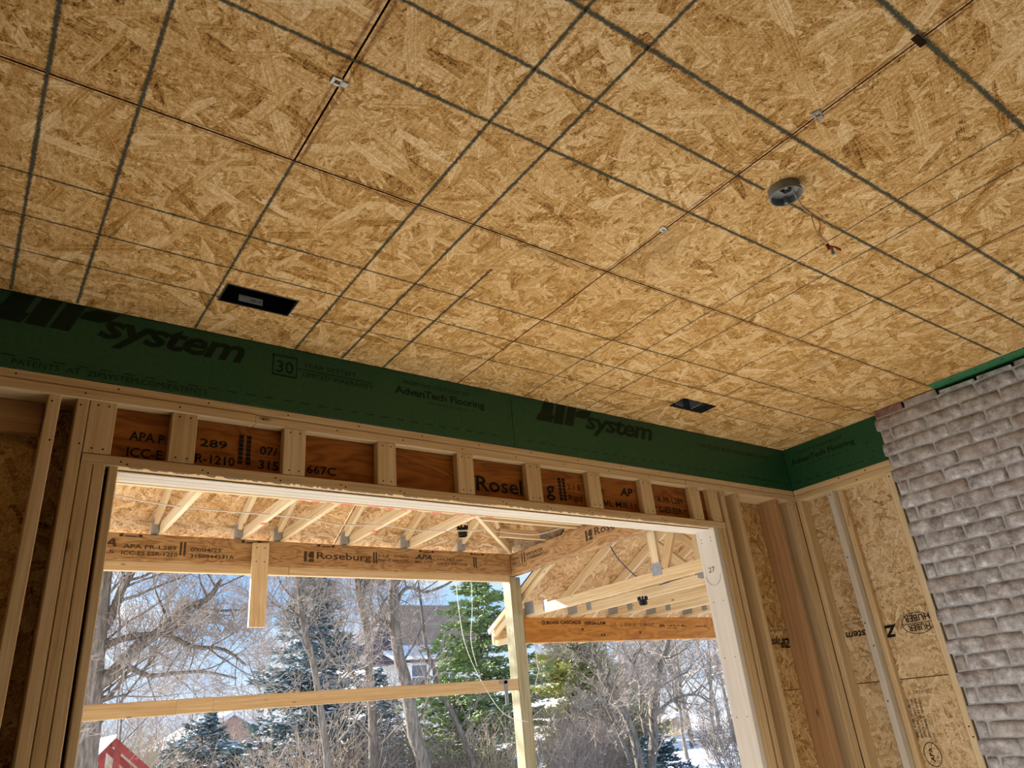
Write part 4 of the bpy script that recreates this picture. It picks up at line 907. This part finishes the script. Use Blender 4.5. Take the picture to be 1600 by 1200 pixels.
# ------------------------------------------------------------------ trees
s = NT('grey_bark', .9, 0, .15); v = s.coord(); a = s.noise(s.map(v, sc=(14, 14, 2.5)), 1.6, 5, .65); s.bump(a, .6, .02)
BARK = s.col(s.ramp(a, [(.3, lin('564e46')), (.5, lin('786f64')), (.7, lin('9c9488'))]))
TWIG = plain('twigs', lin('a09488'), .9, 0, .2, 3, .1); TWIG_P = plain('pinkish_twigs', lin('a8988c'), .9, 0, .2, 1.5, .1); TWIG_B = plain('tan_twigs', lin('b4a488'), .9, 0, .2, 2, .1)
def grow(mb, p, d, L, r, lvl, rr, nmin=3, bend=.22, up=.10, kids=(5, 7, 6), shrink=.62, tm=None):
    n = 6 if lvl == 0 else 5 if lvl == 1 else 4 if lvl == 2 else 3
    pts = [Vector(p)]; dd = Vector(d).normalized(); rs = [r]
    for i in range(n):
        dd = (dd+Vector((rr.gauss(0,1), rr.gauss(0,1), rr.gauss(0,1)))*bend*.6+Vector((0,0,up))).normalized()
        pts.append(pts[-1]+dd*(L/n)); rs.append(max(r*(1-.8*(i+1)/n), .0035))
    m = mb if lvl < 2 or tm is None else tm
    m.tube(pts, rs, 6 if lvl == 0 else 4 if lvl == 1 else 3, cap=False)
    if lvl < len(kids):
        for k in range(kids[lvl]):
            u = .22+.75*(k+rr.random()*.8)/kids[lvl]; i = min(int(u*n), n-1); q = pts[i].lerp(pts[i+1], u*n-i); t = (pts[i+1]-pts[i]).normalized()
            side = t.orthogonal().normalized(); side.rotate(Matrix.Rotation(rr.random()*6.283, 3, t)); w = .55+.5*rr.random()
            grow(mb, q, t*(1-.35*w)+side*w, L*shrink*(1.15-.5*u)*(.75+.5*rr.random()), max(rs[i]*.55, .005), lvl+1, rr, nmin, bend*1.1, up, kids, shrink, tm)
def spine(pix, y, r0, r1, y1=None):
    k = len(pix); return [at(px, py, y=y+((y1-y) if y1 else 0)*i/(k-1)) for i, (px, py) in enumerate(pix)], [r0+(r1-r0)*i/(k-1) for i in range(k)]
def photo_tree(label, spines, seed, nkid=10, L=1.6, kids=(4, 5, 4), twig=None, name='bare_tree', r=.03, base=True):
    rr = random.Random(seed); mb = MB(); tm = MB(); p0 = spines[0][0][0]
    for si, (pts, rs) in enumerate(spines):
        if si == 0 and base:
            g_ = Vector((pts[0].x, pts[0].y, gz(pts[0].x, pts[0].y)-.1)); pts = [g_]+pts; rs = [rs[0]*1.15]+rs
        q = []; qr = []
        for i in range(len(pts)-1):
            a0, a1, a2, a3 = [pts[j] for j in (max(i-1,0), i, i+1, min(i+2, len(pts)-1))]
            for k in range(4):
                u = k/4; q.append(.5*((2*a1)+(a2-a0)*u+(2*a0-5*a1+4*a2-a3)*u*u+(3*a1-a0-3*a2+a3)*u**3)); qr.append(rs[i]+(rs[i+1]-rs[i])*u)
        q.append(pts[-1]); qr.append(rs[-1]); mb.tube(q, qr, 8)
        for k in range(nkid if si == 0 else max(3, int(nkid*.7))):
            u = .12+.86*(k+rr.random())/nkid if si == 0 else .1+.88*rr.random(); i = min(int(u*(len(q)-1)), len(q)-2); t = (q[i+1]-q[i]).normalized()
            if q[i].z < -1.2: continue
            sd = t.orthogonal().normalized(); sd.rotate(Matrix.Rotation(rr.random()*6.283, 3, t))
            grow(mb, q[i], sd+t*.5+Vector((0,0,.25)), L*(.6+.8*rr.random())*(1.1-.4*u), min(qr[i]*.5, r), 1, rr, kids=(0,)+kids, tm=tm)
    root = thing(name, (p0.x, p0.y, gz(p0.x, p0.y)), label, 'tree')
    loc = tuple(WM[root].translation); mb.build('trunk', BARK, root, local=loc, smooth=True); o = tm.build('twigs', twig or TWIG, root, local=loc); o['kind'] = 'stuff'
    return root
# old tree at the left edge
y = 13.0
photo_tree('old thick rough-barked tree rising at the left edge of the opening, limbs reaching right', [
    spine([(128, 1200), (138, 1120), (143, 1040), (152, 960), (160, 880), (172, 780)], y, .19, .14),
    spine([(140, 1075), (175, 1052), (210, 1015), (250, 985), (290, 950), (325, 935), (345, 905)], y, .13, .03),
    spine([(148, 1000), (175, 960), (190, 920), (205, 895), (225, 850)], y, .085, .05),
    spine([(150, 1018), (185, 1000), (225, 992), (262, 992), (300, 1010), (350, 1015), (385, 1040)], y, .06, .02),
    spine([(190, 1035), (230, 1055), (270, 1052), (320, 1050), (370, 1060)], y, .045, .015),
    spine([(133, 1180), (150, 1100), (175, 1085), (205, 1040)], y, .05, .02)], 3, 13, 1.4, (5, 6, 4), r=.03)
y = 14.5
photo_tree('thin crooked grey tree in front of the snowy spruce', [spine([(512, 1200), (505, 1140), (497, 1080), (488, 1030), (476, 985), (470, 950), (467, 905), (463, 840)], y, .075, .05),
    spine([(471, 965), (440, 950), (420, 935), (400, 900)], y, .03, .012), spine([(478, 985), (500, 950), (515, 905)], y, .03, .012)], 5, 12, 1.4, (5, 5, 4))
photo_tree('leaning grey tree right of the spruce, forked near its top', [spine([(583, 1200), (582, 1120), (577, 1050), (574, 990), (566, 950), (560, 925), (556, 880), (552, 820)], y+1, .10, .07),
    spine([(577, 985), (590, 965), (600, 940), (618, 920), (632, 895)], y+1, .045, .02), spine([(564, 935), (572, 915), (585, 880)], y+1, .05, .03)], 6, 12, 1.5, (5, 5, 4))
photo_tree('straight dark grey tree standing in front of the brown roofed house', [spine([(662, 1200), (648, 1150), (640, 1100), (634, 1065), (624, 1030), (618, 990), (614, 950), (616, 900), (616, 830)], y, .15, .10),
    spine([(618, 960), (625, 930), (640, 918), (665, 925), (700, 912), (720, 895)], y, .05, .02), spine([(617, 985), (600, 970), (583, 958), (575, 940)], y, .035, .012)], 7, 8, 1.3, (3, 4, 4))
photo_tree('slender bent tree in front of the house window', [spine([(740, 1200), (722, 1150), (705, 1110), (690, 1085), (682, 1055), (672, 1030), (664, 1000), (660, 960), (654, 915)], y+1, .07, .03)], 8, 8, 1.0, (3, 4, 3))
y = 13.5
photo_tree('multi-stemmed dark tree seen right of the corner post', [spine([(1000, 1200), (990, 1150), (978, 1120), (962, 1090), (942, 1062), (935, 1040), (920, 1020), (902, 1003), (880, 985)], y, .10, .05),
    spine([(985, 1190), (965, 1140), (945, 1100), (925, 1085)], y, .05, .03)], 9, 10, 1.4, (5, 5, 5), TWIG)
photo_tree('forked grey tree in the middle of the right view', [spine([(1018, 1200), (1022, 1150), (1020, 1100), (1028, 1060), (1033, 1035), (1042, 1010), (1048, 960)], y+.6, .12, .06),
    spine([(1022, 1120), (1042, 1100), (1065, 1088), (1090, 1086), (1112, 1100)], y+.6, .05, .02), spine([(1010, 1150), (1002, 1110), (1000, 1070), (990, 1040), (975, 1015), (968, 980)], y+.6, .06, .03)], 10, 14, 1.5, (5, 6, 5), TWIG)
# general bare trees, one template copied
def template_tree(seed, H, kids, twig):
    rr = random.Random(seed); mb = MB(); tm = MB(); grow(mb, (0,0,-.2), (.05,0,1), H, H*.016, 0, rr, kids=kids, bend=.10, up=.03, shrink=.52, tm=tm)
    return mb, tm
def make_tree(seed, H, kids, twig, loc, label, grp):
    mb, tm = template_tree(seed, H, kids, twig); root = thing('bare_tree', loc, label, 'tree', grp)
    M = Matrix.Translation(loc); mb.build('trunk', BARK, root, M, smooth=True); o = tm.build('twigs', twig, root, M); o['kind'] = 'stuff'; return root
def copy_tree(root, loc, rz, sc_, label, grp=None):
    r = root.copy(); C.objects.link(r); r['label'] = label; Mw = Matrix.Translation(loc)
    r.matrix_basis = Mw
    if grp: r['group'] = grp
    elif 'group' in r: del r['group']
    for ch in root.children:
        c = ch.copy(); C.objects.link(c); c.parent = r; c.matrix_parent_inverse = Matrix(); c.matrix_basis = Matrix.Rotation(rz, 4, 'Z') @ Matrix.Scale(sc_, 4)
    return r
grpA = 'bare trees behind the yard'; labA = 'leafless grey tree in the woods at the back of the yard'
grpB = 'pinkish trees at the right'; labB = 'leafless pinkish twiggy tree in the thicket behind the right opening'
rr = random.Random(21)
kd = (8, 6, 5, 2)
TA = [make_tree(40+i, 7.5 if i else 4.5, kd, TWIG, (x, yv, gz(x, yv)), labA, grpA) for i, (x, yv) in enumerate(((4.4, 25), (9.4, 27), (12.2, 30)))]
for i, (px, yv, sc_) in enumerate(((215, 30, .5), (300, 27, .42), (355, 33, .5), (250, 40, .6), (140, 34, .6), (450, 33, .6), (150, 44, .75), (190, 50, .85), (225, 46, .75), (262, 52, .8), (290, 45, .7), (325, 58, .9), (370, 56, .8), (410, 50, .8), (500, 56, 1.0), (560, 52, .9))):
    p = at(px, 1150, y=yv); copy_tree(TA[i % 3], (p.x, yv, gz(p.x, yv)), rr.random()*6.28, sc_, labA, grpA)
TBt = [make_tree(60+i, 6.5, kd, TWIG_P, (x, yv, gz(x, yv)), labB, grpB) for i, (x, yv) in enumerate(((26, 24), (33, 30)))]
for i, (px, yv, sc_) in enumerate(((930, 30, 1.1), (985, 34, 1.3), (1030, 28, 1.1), (1075, 32, 1.3), (1110, 26, 1.1), (1140, 30, 1.3), (1010, 40, 1.6), (1060, 44, 1.8), (1120, 42, 1.7), (960, 42, 1.5), (1160, 24, 1.0), (900, 36, 1.2))):
    p = at(px, 1120, y=yv); copy_tree(TBt[i % 2], (p.x, yv, gz(p.x, yv)), rr.random()*6.28, sc_, labB, grpB)
# brush thickets: many thin canes from one root
def shrub(name, seed, n, H, spread, mat, loc, label, grp=None):
    rr = random.Random(seed); m = MB()
    for i in range(n):
        a = rr.random()*6.283; b = spread*(.2+.8*rr.random()); p = Vector((math.cos(a)*spread*.5*rr.random(), math.sin(a)*spread*.5*rr.random(), -.2))
        d = Vector((math.cos(a)*b, math.sin(a)*b, H)).normalized(); L = H*(.6+.6*rr.random())
        grow(m, p, d, L, .009, 2, rr, kids=(0, 0, 5, 2), bend=.16, up=.02, shrink=.4)
    root = thing(name, loc, label, 'shrub', grp); m.build('canes', mat, root, Matrix.Translation(loc))['kind'] = 'stuff'; return root
lS1 = ['tangle of tan canes at the foot of the trees', 'tangle of grey canes at the foot of the trees', 'tangle of pinkish canes at the foot of the trees']; gS1 = ['tan brush thickets in the yard', 'grey brush thickets in the yard', 'pinkish brush thickets in the yard']
SH = [shrub('brush_thicket', 80+i, 60, 2.2, 1.1, (TWIG_B, TWIG, TWIG_P)[i], (x, yv, gz(x, yv)), lS1[i], gS1[i]) for i, (x, yv) in enumerate(((3.6, 19.5), (8.0, 17), (14.5, 17)))]
for i, (px, yv, sc_) in enumerate(((150, 20, 1.2), (195, 24, 1.3), (240, 21, 1.1), (285, 23, 1.2), (330, 20, 1.0), (250, 30, 1.6), (180, 30, 1.5), (310, 34, 1.6), (430, 16.5, 1.0), (480, 17, 1.1), (540, 16.5, 1.1), (590, 17, 1.1), (640, 18, 1.0), (690, 17, .9), (730, 18, 1.0), (770, 16, .9), (860, 15, 1.0), (900, 16, 1.1), (940, 17, 1.0), (870, 19, 1.2), (1145, 15.5, 1.0), (1160, 16, 1.0), (1120, 22, 1.0), (960, 20, 1.1), (1010, 22, 1.1), (560, 21, 1.2), (620, 22, 1.0), (400, 24, 1.3))):
    p = at(px, 1180, y=yv); copy_tree(SH[i % 3], (p.x, yv, gz(p.x, yv)), rr.random()*6.28, sc_, lS1[i % 3], gS1[i % 3])
# conifers
def conifer(name, seed, H, R, loc, label, needle, snow, dens=1.0, droop=-.12, tip=.3, lo=.0, puff=False):
    rr = random.Random(seed); tr = MB(); nd = MB(); sn = MB(); root = thing(name, loc, label, 'tree'); M = Matrix.Translation(loc)
    tr.tube([(0,0,-.3), (0,0,H*.5), (0,0,H)], [H*.018, H*.011, .01], 7)
    nb = int(150*dens*H/6)
    for i in range(nb):
        z = H*(lo+(1-lo)*(i+rr.random())/nb); a = rr.random()*6.283; Rz = R*((1-z/H)**.85)*(.75+.35*rr.random())+tip*.3
        if puff: Rz = R*(math.sin(math.pi*min(1, .12+.85*z/H))**.6)*(.6+.5*rr.random())
        k = 4; pts = []
        for j in range(k+1):
            u = j/k; pts.append(Vector((math.cos(a)*Rz*u, math.sin(a)*Rz*u, z+(droop*Rz*u*(1.3-u)*2)+(.10*Rz if puff else .02)*u)))
        tr.tube(pts, [.018, .015, .011, .008, .004], 3, cap=False)
        m_ = int((16 if not puff else 20)*dens*(.35+Rz))
        for q in range(m_):
            u = (rr.random()**.7); j = min(int(u*k), k-1); p = pts[j].lerp(pts[j+1], u*k-j); t = (pts[j+1]-pts[j]).normalized()
            side = Vector((-math.sin(a), math.cos(a), 0)); off = side*rr.gauss(0, .18*Rz*(1.1-u)+.05)
            p = p+off+Vector((0, 0, rr.gauss(0, .04)))
            for w in range(3):
                d = (t+side*rr.uniform(-1.2, 1.2)+Vector((0,0,rr.uniform(-.7,.6)))).normalized()*(.11+.09*rr.random()); ww = d.cross(Vector((rr.gauss(0,1), rr.gauss(0,1), rr.gauss(0,1)))).normalized()*.026
                nd.quad(p-ww, p+ww, p+d+ww*.4, p+d-ww*.4)
            if snow and rr.random() < snow:
                c = p+Vector((0,0,.03)); sx, sy, sz = .05+.11*rr.random()**2, .05+.07*rr.random(), .018+.02*rr.random(); ax = t; ay = side; b = len(sn.v)
                sn.v += [tuple(c+ax*sx), tuple(c+ay*sy), tuple(c-ax*sx), tuple(c-ay*sy), tuple(c+Vector((0,0,sz)))]; sn.f += [(b, b+1, b+4), (b+1, b+2, b+4), (b+2, b+3, b+4), (b+3, b, b+4)]; sn.mi += [0]*4
    tr.build('trunk', BARK, root, M); nd.build('needles', needle, root, M)['kind'] = 'stuff'
    if sn.v: sn.build('snow_clumps', SNOW, root, M)['kind'] = 'stuff'
    return root
SPR = plain('spruce_needles', lin('667e80'), .8, 0, .3, 2.5, .2); PIN = plain('pine_needles', lin('8a9c68'), .8, 0, .35, 1.2, .2); CED = plain('cedar_needles', lin('b0b078'), .8, 0, .3, 1.0, .2)
def gl(x, y): return (x, y, gz(x, y)-.1)
conifer('spruce', 1, 6.6, 2.9, gl(7.6, 19.3), 'large blue green spruce loaded with snow, in the middle of the left view', SPR, .65, 1.45)
conifer('spruce', 2, 4.0, 2.2, gl(10.4, 21.5), 'smaller snow covered spruce right behind the large one', SPR, .65, 1.15)
conifer('spruce', 3, 3.2, 2.2, gl(5.4, 21.0), 'low snow covered spruce at the left foot of the large one', SPR, .65, 1.15)
conifer('pine', 4, 6.6, 2.0, gl(13.6, 20.5), 'soft green pine standing left of the corner post beside the house', PIN, .03, 1.25, -.02, .3, 0, True)
conifer('pine', 5, 3.4, 2.0, gl(11.6, 19.0), 'lower green pine branches in front of the house, left of the post', PIN, .10, 1.2, -.05, .3, 0, True)
conifer('cedar', 6, 5.2, 1.9, gl(17.4, 20.5), 'yellow green cedar just right of the corner post', CED, .02, 1.9, -.02, .3, 0, True)
conifer('cedar', 7, 3.0, 1.7, gl(18.9, 20.0), 'low yellow green cedar beside the taller one', CED, .02, 1.4, -.02, .3, 0, True)
conifer('pine', 8, 4.4, 1.3, gl(30.5, 33), 'small distant green pine in the pinkish thicket', PIN, 0, 1.0, -.02, .3, 0, True)
conifer('spruce', 9, 1.5, 1.6, gl(17.6, 17.5), 'low snow laden evergreen at the bottom of the right view', SPR, .6, 1.2)
# snowy stones and mound
def rock(loc, r, seed, label, sn=True):
    t = thing('boulder', loc, label, 'boulder'); bm = bmesh.new(); bmesh.ops.create_icosphere(bm, subdivisions=3, radius=1)
    for v_ in bm.verts: k = 1+.22*noise.noise(v_.co*1.4+Vector((seed,0,0)))+.08*noise.noise(v_.co*4+Vector((seed,0,0))); v_.co = Vector((v_.co.x*r*k, v_.co.y*r*k, v_.co.z*r*.75*k))
    me = bpy.data.meshes.new('stone'); bm.to_mesh(me); 
    me.materials.append(plain('tan_stone', lin('9c8a74'), .9, 0, .25, 6)) ; put('stone', me, t, Matrix.Translation(loc))
    for v_ in list(bm.verts):
        if v_.co.z < r*.28: bm.verts.remove(v_)
    for v_ in bm.verts: v_.co *= 1.03; v_.co.z += .03
    me2 = bpy.data.meshes.new('snow_cap'); bm.to_mesh(me2); me2.materials.append(SNOW); bm.free(); put('snow_cap', me2, t, Matrix.Translation(loc))
def onground(px, py, y_): p = at(px, py, y=y_); return (p.x, y_, gz(p.x, y_)+.15)
rock(onground(672, 1185, 19), .38, 1, 'tan boulder with snow cap right of the dark straight tree'); rock(onground(705, 1180, 20), .45, 2, 'wider snow capped boulder near the bottom of the left view')
p = at(1052, 1122, y=26); rock((p.x, 26, p.z-.25), .62, 5, 'tall rounded mound capped with bluish snow in the right view')
for i, (px, py, yv) in enumerate(((350, 1182, 34), (371, 1184, 34), (388, 1187, 35))):
    p = at(px, py, y=yv); rock((p.x, yv, p.z-.2), .42, 10+i, ['leftmost snow capped bush mound beside the brick house', 'middle snow capped bush mound beside the brick house', 'rightmost snow capped bush mound beside the brick house'][i])
